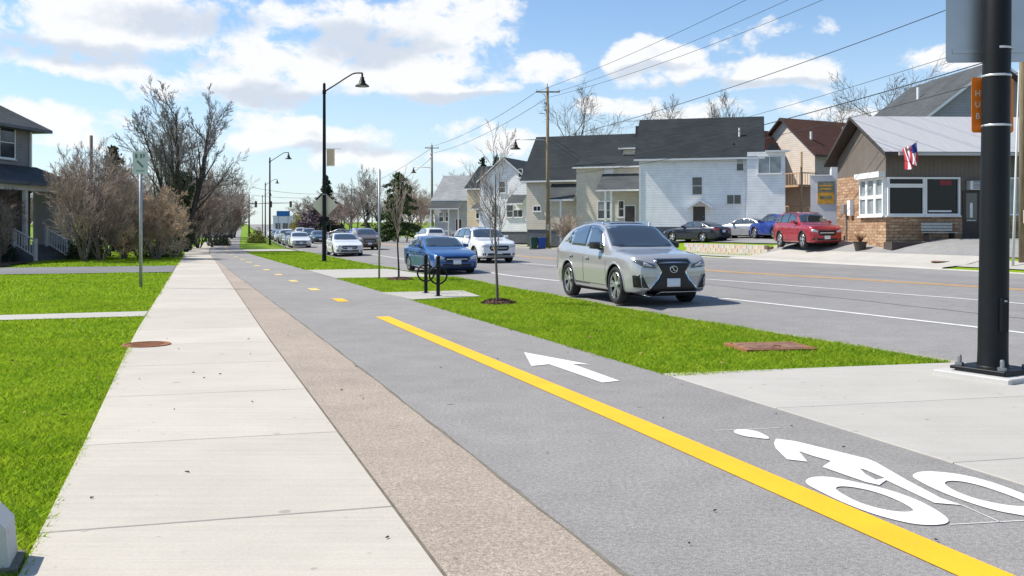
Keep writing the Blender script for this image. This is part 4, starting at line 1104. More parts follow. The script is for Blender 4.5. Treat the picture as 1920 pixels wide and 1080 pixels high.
def branchy(seed, H, r, levels=4, kids=(5, 5, 4, 4), up=.12, spread=.75, start=.3, ratio=.62, lean=0.0, wob=.16, stems=1, stem_spread=.25, rmin=.006, twigs=None):
    """bare tree skeleton as a list per level of tapered segments"""
    rnd = random.Random(seed); out = [[] for _ in range(levels + 1)]
    def grow(p, d, ln, rad, lv):
        ns = 5 if lv == 0 else (4 if lv < 3 else 2)
        pts = [(p, d, rad)]; q = p.copy(); dd = d.copy()
        for i in range(ns):
            f0 = i / ns
            j = Vector((rnd.gauss(0, 1), rnd.gauss(0, 1), rnd.gauss(0, .6))) * wob * (1 if lv else .45)
            dd = (dd + j + Vector((0, 0, up * (1 if lv else .3)))).normalized()
            q2 = q + dd * ln / ns; ra = rad * (1 - .75 * f0) ; rb = max(rmin, rad * (1 - .75 * (i + 1) / ns))
            out[lv].append((tuple(q), tuple(q2), max(rmin, ra), rb)); q = q2; pts.append((q.copy(), dd.copy(), rb))
        if lv >= levels: return
        n_ = kids[min(lv, len(kids) - 1)]
        st = start if lv == 0 else .15
        for c in range(n_):
            t = st + (1 - st) * (c + rnd.random()) / n_; t = min(t, .999); k = t * ns; i = int(k); fr = k - i
            pp = pts[i][0].lerp(pts[i + 1][0], fr); d0 = pts[i][1]; rr_ = pts[i][2] * (1 - fr) + pts[i + 1][2] * fr
            a = rnd.uniform(0, 6.283); x = d0.orthogonal().normalized(); y = d0.cross(x)
            side = x * math.cos(a) + y * math.sin(a); sp = spread * rnd.uniform(.6, 1.25)
            nd = (d0 * math.cos(sp) + side * math.sin(sp)).normalized()
            grow(pp, nd, ln * ratio * rnd.uniform(.65, 1.15) * (1.15 - .45 * t), max(rmin, rr_ * rnd.uniform(.5, .75)), lv + 1)
    for s_ in range(stems):
        a = rnd.uniform(0, 6.28); sp = stem_spread * rnd.uniform(.3, 1.2) if stems > 1 else lean
        d = Vector((math.cos(a) * sp, math.sin(a) * sp, 1)).normalized()
        p = Vector((math.cos(a), math.sin(a), 0)) * (.12 * stem_spread * rnd.uniform(.2, 2) * H * .3 if stems > 1 else 0) + Vector((0, 0, -.08))
        grow(p, d, H * rnd.uniform(.8, 1.05) if stems > 1 else H, r * rnd.uniform(.7, 1.1), 0)
    return out
def leaf_cloud(name, pts, size, m_, seed=1, jitter=0.3, per=1, flat_=1.0):
    """small bent leaf quads round points"""
    rg = np.random.default_rng(seed); P = np.repeat(np.array(pts), per, 0); n_ = len(P)
    P = P + rg.normal(0, jitter, (n_, 3)); a = rg.normal(0, 1, (n_, 3)); a[:, 2] *= flat_; a /= np.linalg.norm(a, axis=1, keepdims=True)
    b = rg.normal(0, 1, (n_, 3)); b -= a * (a * b).sum(1, keepdims=True); b /= np.linalg.norm(b, axis=1, keepdims=True)
    s = size * rg.uniform(.6, 1.4, (n_, 1))
    V = np.stack([P - a * s, P + b * s * .5, P + a * s, P - b * s * .5], 1).reshape(-1, 3)
    return np_mesh(name, V, np.arange(4 * n_).reshape(n_, 4), m_)
TREE_CACHE = {}
def bare_tree(name, label, px, d, H, seed, mb_=None, mt_=None, r=None, group=None, loc=None, sc=None, cat='tree', low=1, buds=None, **kw):
    p = loc if loc is not None else at(px, d)
    t = thing(name, label, cat, p, random.Random(seed * 7 + int(px)).uniform(0, 6.28), group)
    key = (seed, H, str(sorted(kw.items())), mb_.name if mb_ else '', mt_.name if mt_ else '')
    if key not in TREE_CACHE:
        sk = branchy(seed, H * kw.pop('trunk', .62), r or H * .02, **kw)
        a = [s for L in sk[:low + 1] for s in L]; b = [s for L in sk[low + 1:] for s in L]
        bud = leaf_cloud('buds', [s[1] for s in sk[-1]], .05, buds, seed, .06, 2) if buds else None
        TREE_CACHE[key] = (seg_mesh('trunk', a, 7 if H > 5 else 6, mb_ or M_bark), seg_mesh('crown', b, 3, mt_ or M_twig) if b else None, bud)
    tr, cr, bud = TREE_CACHE[key]
    link('trunk', tr, t); c = link('crown', cr, t) if cr else None
    if bud is not None: link('buds', bud, c)
    if sc: t.scale = sc
    return t
def conifer(name, label, px, d, H, w, seed, m_=None, group=None, shape=1.0, dens=1.0):
    p = at(px, d); t = thing(name, label, 'tree', p, seed, group); rnd = random.Random(seed); rg = np.random.default_rng(seed)
    link('trunk', seg_mesh('trunk', [((0, 0, -.1), (0, 0, H * .97), H * .018, .02)], 7, M_barkd), t)
    pts = []; segs = []
    n_ = int(46 * dens)
    for i in range(n_):
        z = H * (.08 + .9 * (i + rnd.random()) / n_); f = (1 - z / H) ** shape; L = w * max(.06, f) * rnd.uniform(.55, 1.2)
        a = rnd.uniform(0, 6.283); e = Vector((math.cos(a) * L, math.sin(a) * L, z - L * rnd.uniform(.05, .35)))
        segs.append(((0, 0, z), tuple(e), .03, .01)); m = max(4, int(L * 9))
        for k in range(m):
            q = (k + rnd.random()) / m; pts.append((e.x * q, e.y * q, z + (e.z - z) * q))
    cr = link('crown', leaf_cloud('crown', pts, .16 * max(.6, H / 9), m_ or M_need, seed, .13 * max(.7, H / 9), 9), t)
    link('branches', seg_mesh('branches', segs, 4, M_barkd), t)
    return t

# big spreading bare tree with ivy on its trunk, at the bend of the sidewalk
bt = bare_tree('bare_tree', 'tall spreading bare tree with ivy-clad trunk behind the tan shrub', 345, 66, 11.6, 25, M_barkd, mat('dusky_twigs', (0.19, 0.175, 0.17), .9, .2, 3), r=.17, levels=4, kids=(8, 7, 6, 7), start=.3, spread=.56, up=.06, ratio=.45, wob=.13, stems=6, stem_spread=.36, trunk=.84, rmin=.0085)
rg = np.random.default_rng(5); zz = rg.uniform(.2, 5.6, 2600); aa = rg.uniform(0, 6.28, 2600); rr_ = (.42 + .25 * np.sin(zz * 1.7)) * rg.uniform(.6, 1.15, 2600)
link('ivy', leaf_cloud('ivy', np.stack([np.cos(aa) * rr_, np.sin(aa) * rr_, zz], 1), .085, M_ivy, 3, .08, 2), bt)
# bare trees and thicket further along the path
G1 = 'bare trees along the cycle path'
LT = [(300, 78, 13.5, 31, 'slender bare tree standing between the conifer and the big ivy-clad tree'), (398, 84, 8.2, 32, 'first bare thicket tree beyond the ivy-clad tree'), (418, 108, 10.5, 33, 'dark bare tree over the bend of the far sidewalk'),
      (385, 118, 9.5, 34, 'bare tree behind the first thicket tree'), (432, 150, 9.0, 35, 'smallest bare tree at the far end of the thicket'), (366, 96, 9.0, 36, 'dense bare tree right beside the ivy-clad tree')]
for (px, d, H, sd, lb) in LT:
    bare_tree('bare_tree', lb, px, d, H, sd, M_barkd, M_twig if sd % 2 else M_twigb, group=G1, levels=4, kids=(9, 7, 6, 4), start=.12, spread=.7, up=.12, wob=.18, rmin=.014)
# conifers left
conifer('conifer', 'dark conifer rising above the brown thicket by the porch house', 212, 70, 7.9, 2.8, 3, mat('rusty_conifer', (0.12, 0.095, 0.045), .8, .5, 2), None, .6, 2.2)
conifer('conifer', 'low dark conifer in front of the ivy-clad trunk', 318, 72, 6.4, 1.6, 9, M_needd, None, .9)
# brown thicket of shrubs in front of the porch house
SH = [(-4, 44.0, 3.0, 41, M_twigb, 'brown multi-stemmed shrub beside the porch steps'), (-30, 46, 3.8, 42, M_twigr, 'reddish brown shrub against the porch house wall'), (156, 45.5, 5.4, 43, M_twigb, 'tall bare shrub just past the porch steps'),
      (172, 50, 6.9, 44, M_twig, 'tallest grey bare shrub behind the porch corner'), (188, 47, 5.8, 45, M_twigb, 'leaning bare shrub with a crooked dark trunk on the lawn'), (232, 50, 5.6, 46, M_twigb, 'bare shrub behind the white street sign post'), (112, 55, 6.0, 47, M_twig, 'grey bare shrub rising over the porch roof end'),
      (205, 55, 5.4, 48, M_twigr, 'reddish shrub at the back of the thicket'), (262, 56, 4.6, 49, M_twigb, 'bare shrub between the thicket and the tan mound')]
for (px, d, H, sd, m_, lb) in SH:
    bare_tree('bare_shrub', lb, px, d, H, sd, M_bark, m_, r=.055, group='bare shrubs by the porch house', cat='shrub', low=1, levels=4, kids=(7, 6, 5, 3), start=.15, spread=.55, up=.12, ratio=.55, wob=.17, stems=6, stem_spread=.5, trunk=.72, rmin=.007)
# tan rounded shrub, and a low evergreen at its foot
bare_tree('round_shrub', 'rounded tan shrub of dense fine twigs', 292, 50, 4.7, 51, M_barkl, M_twigt, r=.05, cat='shrub', low=0, levels=4, kids=(9, 7, 6, 5), start=.1, spread=.75, up=.05, ratio=.56, wob=.18, stems=8, stem_spread=.7, trunk=.62, rmin=.007)
bare_tree('round_shrub', 'smaller tan shrub leaning over the lawn behind the street sign', 262, 52, 4.0, 52, M_barkl, M_twigt, r=.05, cat='shrub', low=0, levels=4, kids=(9, 7, 6, 4), start=.1, spread=.75, up=.05, ratio=.56, wob=.18, stems=7, stem_spread=.6, trunk=.62, rmin=.007)
def low_bush(name, label, px, d, w, h_, seed, m_, n_=900, size=.07, group=None, dense=2):
    p = at(px, d); t = thing(name, label, 'shrub', p, 0, group); rg = np.random.default_rng(seed)
    v = rg.normal(0, 1, (n_, 3)); v /= np.linalg.norm(v, axis=1, keepdims=True); q = v * rg.uniform(.45, 1.0, (n_, 1)) * np.array([[w / 2, w / 2, h_]]); q[:, 2] = np.abs(q[:, 2]) * (1 + .2 * np.sin(q[:, 0] * 5))
    link('foliage', leaf_cloud('foliage', q, size, m_, seed, .06, dense), t)
    segs = [((0, 0, -.05), tuple(q[i] * .9), .018, .006) for i in range(0, n_, 22)]
    link('stem', seg_mesh('stem', segs, 4, M_barkd), t); return t
low_bush('low_shrub', 'low dark olive shrub at the foot of the tan mound', 304, 53, 2.6, 1.0, 1, M_hedge)
low_bush('low_shrub', 'dark shrub beside the porch steps', -6, 45.5, 2.0, 1.5, 2, M_needd)
low_bush('low_shrub', 'round dark green bush at the far sidewalk bend', 414, 92, 2.0, 1.0, 3, M_needd)
low_bush('low_shrub', 'green mound of ground cover on the lawn behind the thicket', 160, 52, 3.0, 1.1, 4, M_hedge)
low_bush('low_shrub', 'dim green shrub under the thicket by the porch corner', 158, 49, 2.0, 1.4, 14, M_hedge)
# wooden post stub seen over the thicket
t = thing('utility_pole', 'short weathered pole top rising over the thicket by the porch house', 'pole', at(171, 80)); MB().tube([(0, 0, -.2), (0, 0, zpix(254, 80))], [.17, .13], 10).build('shaft', M_bark, t, True)

# young street trees in the verge, each in a mulch ring
def mulch_ring(px, py, r, label):
    p = flat(px, py); t = thing('mulch_ring', label, 'mulch', (p.x, p.y, 0)); rg = np.random.default_rng(int(px))
    MB().lathe([(r, -.02), (r * .8, .05), (r * .45, .07), (.001, .08)], 22).build('mound', M_mulch, t, True)
    a = rg.uniform(0, 6.28, 700); q = r * 1.08 * np.sqrt(rg.uniform(0, 1, 700)); pts = np.stack([np.cos(a) * q, np.sin(a) * q, .075 * (1 - (q / r) ** 2).clip(0) + .012], 1)
    tag(link('bark_chips', leaf_cloud('bark_chips', pts, .028, M_mulch, int(px), .008), t), None, None, None, 'stuff')
mulch_ring(935, 568, .36, 'brown mulch ring round the street tree by the silver car')
mulch_ring(750, 525, .42, 'brown mulch ring round the street tree beside the plain sign post')
p = flat(933, 569)
bare_tree('street_tree', 'young bare street tree in the verge in front of the white SUV', 933, 20, 3.3, 61, M_bark, M_twig, r=.04, loc=p, levels=3, kids=(15, 7, 5), start=.34, spread=.58, up=.13, ratio=.46, wob=.09, trunk=.86, rmin=.0035, low=0)
p = flat(748, 524)
bare_tree('street_tree', 'young bare street tree in the verge in front of the blue sedan', 748, 30, 3.4, 62, M_barkd, M_twigb, r=.05, loc=p, levels=3, kids=(14, 6, 4), start=.45, spread=.5, up=.14, ratio=.42, wob=.09, trunk=.8, rmin=.004, low=0)

# trees behind and between the houses on the right
BT = [(1088, 118, 20.5, 71, M_bark, M_twigd, 'gnarled bare tree behind the tan house'), (1182, 125, 18.0, 72, M_barkd, M_twigd, 'bare tree behind the tan house chimney'), (1255, 140, 19.5, 73, M_bark, M_twigd, 'bare treetop behind the middle of the white house roof'),
      (1328, 132, 20.5, 74, M_barkd, M_twigd, 'dark bare treetop behind the vent pipe end of the white house roof'), (1708, 90, 18.6, 75, M_barkd, M_twigd, 'bare tree over the shop roof beside the steep grey gable'), (1560, 120, 17.4, 76, M_bark, M_twigd, 'low bare treetop behind the brown roof'),
      (868, 150, 13.0, 77, M_bark, M_twig, 'bare tree behind the grey cottage'), (690, 150, 12.5, 78, M_bark, M_twig, 'tall grey bare tree standing beside the green pine'), (660, 170, 10.0, 79, M_bark, M_twig, 'grey bare tree by the far utility pole'), (715, 165, 12.0, 80, M_bark, M_twig, 'grey bare tree directly behind the green pine'),
      (790, 122, 8.2, 81, M_barkl, M_twigb, 'brown bare tree beside the weathered utility pole'), (762, 118, 7.6, 82, M_barkl, M_twigb, 'brown bare tree in front of the green pine'), (735, 126, 7.2, 83, M_barkd, M_twigb, 'broad brown bare tree at the lawn corner'),
      (620, 190, 8.8, 84, M_barkd, M_twigr, 'reddish bare tree behind the diamond sign'), (640, 175, 7.4, 85, M_barkd, M_twigr, 'low reddish bare tree between the diamond sign and the far poles'), (590, 215, 10.0, 86, M_bark, M_twig, 'bare tree at the far bend of the street')]
for (px, d, H, sd, mb_, mt_, lb) in BT:
    bare_tree('bare_tree', lb, px, d, H, sd, mb_, mt_, group='bare trees across the street', levels=4, kids=(9, 7, 5, 5), start=.25, spread=.68, up=.1, wob=.2, rmin=.012 if d < 130 else .017)
conifer('pine_tree', 'green pine above the brown thicket across the street', 746, 113, 8.6, 3.6, 5, mat('green_pine_needles', (0.06, 0.10, 0.03), .8, .4, 3), None, .5, 1.6)
conifer('pine_tree', 'small dark conifer at the foot of the tall grey bare tree', 688, 160, 6.0, 1.8, 6, M_needd)
conifer('pine_tree', 'dark pointed conifer behind the diamond sign lamp post', 611, 205, 12.8, 5.0, 7, M_needd, None, .8, 2.0)
conifer('pine_tree', 'dark spruce tip behind the cream wing roof', 905, 140, 11.2, 1.6, 8, M_needd)
conifer('pine_tree', 'dark spruce tip behind the white gable roof', 930, 142, 11.6, 1.6, 11, M_needd)
low_bush('budding_shrub', 'yellow budding bush near the far traffic lights', 560, 190, 4.4, 4.2, 21, M_yelb, 700, .22)
low_bush('budding_shrub', 'purple budding bush beyond the lamp post with the diamond sign', 578, 180, 5.0, 4.6, 22, M_purple, 900, .22)
low_bush('budding_shrub', 'red-brown bush in front of the grey cottage', 846, 100, 3.0, 1.1, 23, mat('red_brown_leaves', (0.16, 0.05, 0.035), .8, .35, 3), 600, .1)
low_bush('low_shrub', 'yellow-green bush on the verge beyond the side street', 481, 108, 2.4, 1.7, 26, M_yelb, 600, .1)
bare_tree('bare_shrub', 'small round bare shrub in front of the tan house', 1069, 72.5, 3.0, 91, M_bark, M_twigb, r=.05, cat='shrub', low=0, levels=3, kids=(9, 7, 6), start=.2, spread=.6, up=.08, stems=4, stem_spread=.4, trunk=.7, rmin=.008)

# distant wood closing the view: copies of a few grown trees
def wood(label, group, spots, seeds, sc0):
    rnd = random.Random(17)
    keys = [k for k in TREE_CACHE if k[0] in seeds]
    for (px, d) in spots:
        k = rnd.choice(keys); tr, cr, _ = TREE_CACHE[k]; t = thing('distant_tree', label, 'tree', at(px, d), rnd.uniform(0, 6.28), group)
        link('trunk', tr, t); link('crown', cr, t); s_ = sc0 * rnd.uniform(.75, 1.15); t.scale = (s_ * 1.25, s_ * 1.25, s_)
rnd = random.Random(23)
wood('distant bare tree in the grey wood behind the porch house', 'distant trees behind the porch house', [(x + rnd.uniform(-9, 9), rnd.uniform(105, 190)) for x in range(-60, 436, 19)], (32, 33, 34, 36, 35), .95)
wood('distant bare tree in the hazy wood beyond the pine and the far poles', 'distant trees beyond the far poles', [(x + rnd.uniform(-8, 8), rnd.uniform(200, 290)) for x in range(566, 1010, 16)], (78, 79, 84, 86, 85), 1.0)
A, rz, W = frame_from(318, 150, 388, 148); hh = thing('pale_house', 'pale low house glimpsed through the bare thicket beyond the ivy-clad tree', 'house', (A.x, A.y, gxy(A.x, A.y)), rz)
walls(hh, 0, W, 0, 8, -.3, 2.9, 5.2, 'x', M_pale); gable_roof(hh, 0, W, 0, 8, 2.9, 5.2, M_roofg, 'x', .4)
for x in (.8, 3.0, 5.0): win(hh, x, .9, .9, 1.3)

for (px, d, H, sd, m_, lb) in ((372, 80, 6.6, 101, M_twigb, 'brown thicket shrub just beyond the ivy-clad tree'), (392, 90, 6.8, 102, M_twig, 'grey thicket shrub over the sidewalk bend'), (408, 100, 6.4, 103, M_twigb, 'brown thicket shrub behind the round dark bush'), (422, 118, 6.8, 104, M_twigr, 'reddish thicket shrub leaning over the far path'), (434, 140, 6.5, 105, M_twig, 'grey thicket shrub farthest along the path'), (352, 74, 5.6, 106, M_twigb, 'brown thicket shrub at the foot of the ivy-clad tree')):
    bare_tree('thicket_shrub', lb, px, d, H, sd, M_barkd, m_, r=.06, group='thicket shrubs beyond the ivy-clad tree', cat='shrub', low=1, levels=4, kids=(8, 7, 5, 4), start=.1, spread=.55, up=.11, ratio=.55, wob=.15, stems=7, stem_spread=.5, trunk=.72, rmin=.011)
# ------------------------------------------------------------------ lamp posts, signs, poles, wires
M_black = mat('black_post_paint', (0.006, 0.007, 0.009), .5, .15, 3, spec=.25)
M_galv = mat('galvanised_steel', (0.38, 0.39, 0.40), .5, .12, 8, metal=.6)
M_alu = mat('bare_aluminium_sign_back', (0.46, 0.47, 0.49), .42, .05, 2, metal=.85)
M_bolt = mat('dull_bolt_steel', (0.30, 0.31, 0.32), .45, metal=.8)
M_pole = mat('weathered_pole_wood', (0.24, 0.185, 0.115), .9, .3, 3, bump=.5, bscale=20, stretch=(6, 6, .5))
M_poleg = mat('grey_pole_wood', (0.23, 0.20, 0.175), .9, .3, 3, bump=.5, bscale=20, stretch=(6, 6, .5))
M_lens = mat('lamp_lens', (0.5, 0.5, 0.48), .3)
def bell(par, x, y, z, sc=1.0, m_=None):
    """bell-shaped luminaire hanging below (x, y, z)"""
    b = MB().lathe([(.03, 0), (.05, -.02), (.05, -.18), (.10, -.2), (.11, -.34), (.15, -.38), (.17, -.5), (.34, -.62), (.36, -.66), (.33, -.655), (.15, -.56), (.001, -.54)], 20)
    b.v = [(x + a * sc, y + b_ * sc, z + c * sc) for a, b_, c in b.v]
    o = b.build('luminaire', m_ or M_black, par, True)
    l = MB().lathe([(.001, -.58), (.2, -.585), (.28, -.64), (.001, -.67)], 16); l.v = [(x + a * sc, y + b_ * sc, z + c * sc) for a, b_, c in l.v]
    l.build('lens', M_lens, o, True)
def lamp_post(px, d, label, H=8.85, detail=True, loc=None):
    p = loc if loc is not None else at(px, d)
    t = thing('lamp_post', label, 'lamp post', p, 0, 'black bell lamp posts along the cycle path')
    MB().lathe([(.115, 0), (.11, .4), (.07, H), (.075, H + .02), (.03, H + .08), (.001, H + .1)], 14).build('shaft', M_black, t, True)
    b = MB(); b.cbox(-.22, .22, -.22, .22, 0, .03, .02); b.build('base_plate', M_black, t)
    a = MB(); a.tube([(.03, 0, H - .35), (.55, 0, H - .02), (1.1, 0, H + .34), (1.42, 0, H + .53), (1.6, 0, H + .57), (1.92, 0, H + .57)], .036, 8)
    a.build('arm', M_black, t, True)
    ac = MB(); ac.lathe([(.085, -.1), (.095, -.08), (.095, .08), (.085, .1)], 12, (0, 0, H - .38)); ac.build('arm_collar', M_black, t, True)
    bell(t, 1.9, 0, H + .56)
    return t
L1_ = lamp_post(608, 46.7, 'black bell lamp post with a diamond sign back and pale banner')
lamp_post(506, 95, 'black bell lamp post just beyond the side street')
lamp_post(497.5, 150, 'black bell lamp post nearer the far traffic lights than its neighbour')
lamp_post(492, 215, 'farthest black bell lamp post by the traffic lights')
p1 = at(608, 46.7)
bn = thing('street_banner', 'pale beige banner hung from the lamp post with the diamond sign', 'banner', (p1.x, p1.y, 0))
z_ = zpix(279, 46.7)
m_ban = mat('beige_banner', (0.78, 0.66, 0.50), .8, .06, 4)
ar = MB(); ar.tube([(.06, 0, z_), (.75, 0, z_)], .014, 6); ar.lathe([(.001, -.03), (.05, 0), (.001, .03)], 8, (.78, 0, z_)); ar.tube([(.06, 0, z_ - .86), (.5, 0, z_ - .86)], .01, 6); ar.build('bracket', M_galv, bn)
cl = MB(); n_ = 8
for i in range(n_):
    x0, x1 = .12 + .40 * i / n_, .12 + .40 * (i + 1) / n_; y0, y1 = .02 * math.sin(i * .9), .02 * math.sin((i + 1) * .9)
    cl.add([(x0, y0 - .004, z_ - .84), (x1, y1 - .004, z_ - .84), (x1, y1 - .004, z_ - .02), (x0, y0 - .004, z_ - .02), (x0, y0 + .004, z_ - .84), (x1, y1 + .004, z_ - .84), (x1, y1 + .004, z_ - .02), (x0, y0 + .004, z_ - .02)], [(0, 1, 2, 3), (7, 6, 5, 4), (2, 6, 7, 3), (0, 4, 5, 1)])
cl.build('cloth', m_ban, bn)
tb = NT(m_ban.node_tree); tl = tb.n('ShaderNodeBsdfTranslucent'); tl.inputs[0].default_value = (0.85, 0.72, 0.55, 1); mxb = tb.n('ShaderNodeMixShader'); mxb.inputs[0].default_value = .55
m_ban.node_tree.links.new(m_ban.node_tree.nodes['Principled BSDF'].outputs[0], mxb.inputs[1]); m_ban.node_tree.links.new(tl.outputs[0], mxb.inputs[2]); m_ban.node_tree.links.new(mxb.outputs[0], m_ban.node_tree.nodes['Material Output'].inputs['Surface'])
ds = thing('diamond_sign', 'bare diamond sign back strapped to the lamp post', 'sign', (p1.x, p1.y + .13, 0))
zc = zpix(385, 46.7); s_ = .46
q = MB(); q.prism([(-s_ * 1.41 + .03, zc + .03), (-s_ * 1.41 + .03, zc - .03), (-.03, zc - s_ * 1.41 + .03), (.03, zc - s_ * 1.41 + .03), (s_ * 1.41 - .03, zc - .03), (s_ * 1.41 - .03, zc + .03), (.03, zc + s_ * 1.41 - .03), (-.03, zc + s_ * 1.41 - .03)], -.003, .003)
q.build('sign_plate', mat('dull_sign_back', (0.78, 0.66, 0.50), .6, .05, 3), ds)
for dz in (-.55, .55):
    b = MB(); b.lathe([(.105, -.02), (.12, -.02), (.12, .02), (.105, .02)], 14, (0, -.13, zc + dz)); b.build('strap', M_black if dz < 0 else M_galv, ds)
cbx = thing('control_box', 'small dark box clamped low on the lamp post below the diamond sign', 'box', (p1.x, p1.y, zpix(410, 46.7)))
b = MB(); b.cbox(-.26, -.11, -.09, .09, -.12, .1, .02); b.build('case', M_black, cbx); b = MB(); b.cbox(.11, .24, -.08, .08, -.1, .08, .02); b.build('case', M_black, cbx)

# big foreground pole on its anchor base
p = flat(1861, 706)
P0 = thing('traffic_pole', 'thick black steel pole bolted to a square base on the corner pad', 'pole', (p.x, p.y, 0), TH_ROAD + R(14)); P0.rotation_euler = (Matrix.Rotation(R(.75), 3, 'Y') @ Matrix.Rotation(TH_ROAD + R(14), 3, 'Z')).to_euler()
pd = MB(); pd.cbox(-.43, .43, -.43, .43, -.05, .055, .02); pd.build('pedestal', concrete_mat('pedestal_concrete', (0.46, 0.45, 0.43), False), P0)
pl_ = MB(); pl_.cbox(-.31, .31, -.31, .31, .075, .108, .012); pl_.build('base_plate', M_black, P0)
gr = MB(); gr.box(-.27, .27, -.27, .27, .054, .075); gr.build('grout', M_found, P0)
H_ = 9.2
MB().lathe([(.20, .108), (.163, .115), (.163, .13), (.155, .16), (.152, .3), (.14, 3.6), (.105, H_), (.001, H_ + .03)], 28).build('shaft', M_black, P0, True)
for i in range(4):
    a = math.pi / 4 + i * math.pi / 2; x, y = .335 * math.cos(a), .335 * math.sin(a)
    b = MB(); b.lathe([(.022, .05), (.022, .21), (.016, .225), (.001, .226)], 10, (x, y, 0)); b.lathe([(.001, .109), (.045, .109), (.045, .145), (.001, .145)], 6, (x, y, 0)); b.build('anchor_bolt', M_bolt, P0)
wd = MB(); vv = Vector((p.x, p.y)).normalized()
hc = link('hand_hole', None, P0); hc.rotation_euler = (0, 0, math.atan2(-p.y, -p.x) - (TH_ROAD + R(14)) + R(42))
b = MB(); b.cbox(.135, .172, -.06, .06, .50, .86, .02); b.build('cover', M_black, hc); b = MB(); b.lathe([(.001, -.006), (.018, -.006), (.018, .012), (.001, .012)], 8, (.175, 0, .83)); b.build('screw', M_bolt, hc)
M_band = mat('steel_banding', (0.62, 0.63, 0.64), .35, metal=.6)
def strap(par, z, r):
    b = MB(); b.lathe([(r, -.012), (r + .006, -.012), (r + .006, .012), (r, .012)], 24, (0, 0, z)); b.build('strap', M_band, par, True)
dd_ = math.hypot(p.x, p.y); D0 = p.y
sgn = thing('traffic_sign', 'large bare metal sign back high on the thick black pole', 'sign', (p.x + .06, p.y, 0), -R(4))
zb = zpix(112, D0)
bs = MB(); bs.prism([(-.49, zb + .03), (-.46, zb), (.60, zb), (.63, zb + .03), (.63, zb + 1.19), (.60, zb + 1.22), (-.46, zb + 1.22), (-.49, zb + 1.19)], .16, .166); bs.build('sign_plate', M_alu, sgn)
for dz in (.10, 1.0):
    b = MB(); b.box(-.42, .56, .145, .158, zb + dz, zb + dz + .05); b.build('rail', M_alu, sgn)
strap(sgn, zpix(92, D0), .139); strap(sgn, zpix(92, D0) + .9, .135)
bnr = thing('orange_banner', 'orange banner sign with white vertical letters behind the thick black pole', 'sign', (p.x + .042, p.y, 0), R(3))
z0, z1 = zpix(246, D0), zpix(141, D0)
b = MB(); b.prism([(-.19, z0 + .02), (-.17, z0), (.265, z0), (.285, z0 + .02), (.285, z1 - .02), (.265, z1), (-.17, z1), (-.19, z1 - .02)], .155, .160)
b.build('sign_plate', mat('orange_sign_sheet', (0.88, 0.21, 0.015), .5, .05, 3), bnr)
strap(bnr, zpix(143, D0), .142); strap(bnr, zpix(236, D0), .144)
M_letw = mat('white_lettering', (0.78, 0.76, 0.72), .5)
def letters(par, ch, x, y, z, size, m_, rx=R(90), rz=0.0):
    cu = bpy.data.curves.new('letter', 'FONT'); cu.body = ch; cu.size = size; cu.align_x = 'CENTER'; cu.align_y = 'CENTER'; cu.extrude = .001
    tmp = bpy.data.objects.new('tmp', cu); col.objects.link(tmp)
    me = bpy.data.meshes.new_from_object(tmp.evaluated_get(bpy.context.evaluated_depsgraph_get())); bpy.data.objects.remove(tmp)
    me.materials.clear(); me.materials.append(m_)
    o = link('letter', me, par, (x, y, z)); o.rotation_euler = (rx, 0, rz); return o
for i, ch in enumerate('HUB'):
    o = letters(bnr, ch, -.122, .152, zpix((172, 193, 215)[i], D0), .095, M_letw); o.scale.x = .95

# street sign on a galvanised post by the left lawn
p = flat(264, 540)
sp = thing('street_sign', 'small white regulatory sign on a galvanised post in the lawn beside the sidewalk', 'sign', (p.x, p.y, 0), R(6))
MB().tube([(0, 0, -.1), (0, 0, zpix(284, p.y))], .045, 8).build('post', M_galv, sp, True)
za, zb = zpix(326, p.y), zpix(284, p.y)
b = MB(); b.cbox(-.2, .2, -.006, .006, za, zb, .004); b.v = [(x, y - .056, z) for x, y, z in b.v]; pl_ = b.build('sign_plate', mat('faded_white_sign', (0.60, 0.62, 0.58), .5, .06, 4), sp)
M_sg = mat('dull_green_sign_ink', (0.14, 0.22, 0.18), .6)
def ink(x0, x1, z0, z1):
    q = MB(); q.box(x0, x1, -.0665, -.0635, za + z0, za + z1); q.build('sign_mark', M_sg, pl_)
ink(-.13, -.07, .42, .54); ink(.0, .05, .42, .54); ink(.08, .12, .44, .54); ink(-.11, .11, .065, .09)
q = MB(); q.prism([(-.10, za + .33), (-.06, za + .37), (.10, za + .20), (.06, za + .16)], -.0665, -.0635); q.build('sign_mark', M_sg, pl_)
# plain sign post in the verge, its plate edge-on
p = flat(711, 523)
sp = thing('sign_post', 'slim grey sign post with edge-on plate beside a street tree in the verge', 'sign', (p.x, p.y, 0), R(97))
MB().tube([(0, 0, -.1), (0, 0, 3.55)], .032, 8).build('post', M_galv, sp, True)
b = MB(); b.cbox(-.23, .23, -.05, -.042, 2.7, 3.5, .004); b.build('sign_plate', M_alu, sp)
# small delineator at the verge tip
p = at(535, 81); t = thing('marker_post', 'thin grey marker post at the tip of the far verge', 'post', p); MB().tube([(0, 0, -.1), (0, 0, 1.5)], .035, 6).build('shaft', M_galv, t); b = MB(); b.cbox(-.1, .1, -.05, -.04, 1.1, 1.5, .01); b.build('plate', M_alu, t)

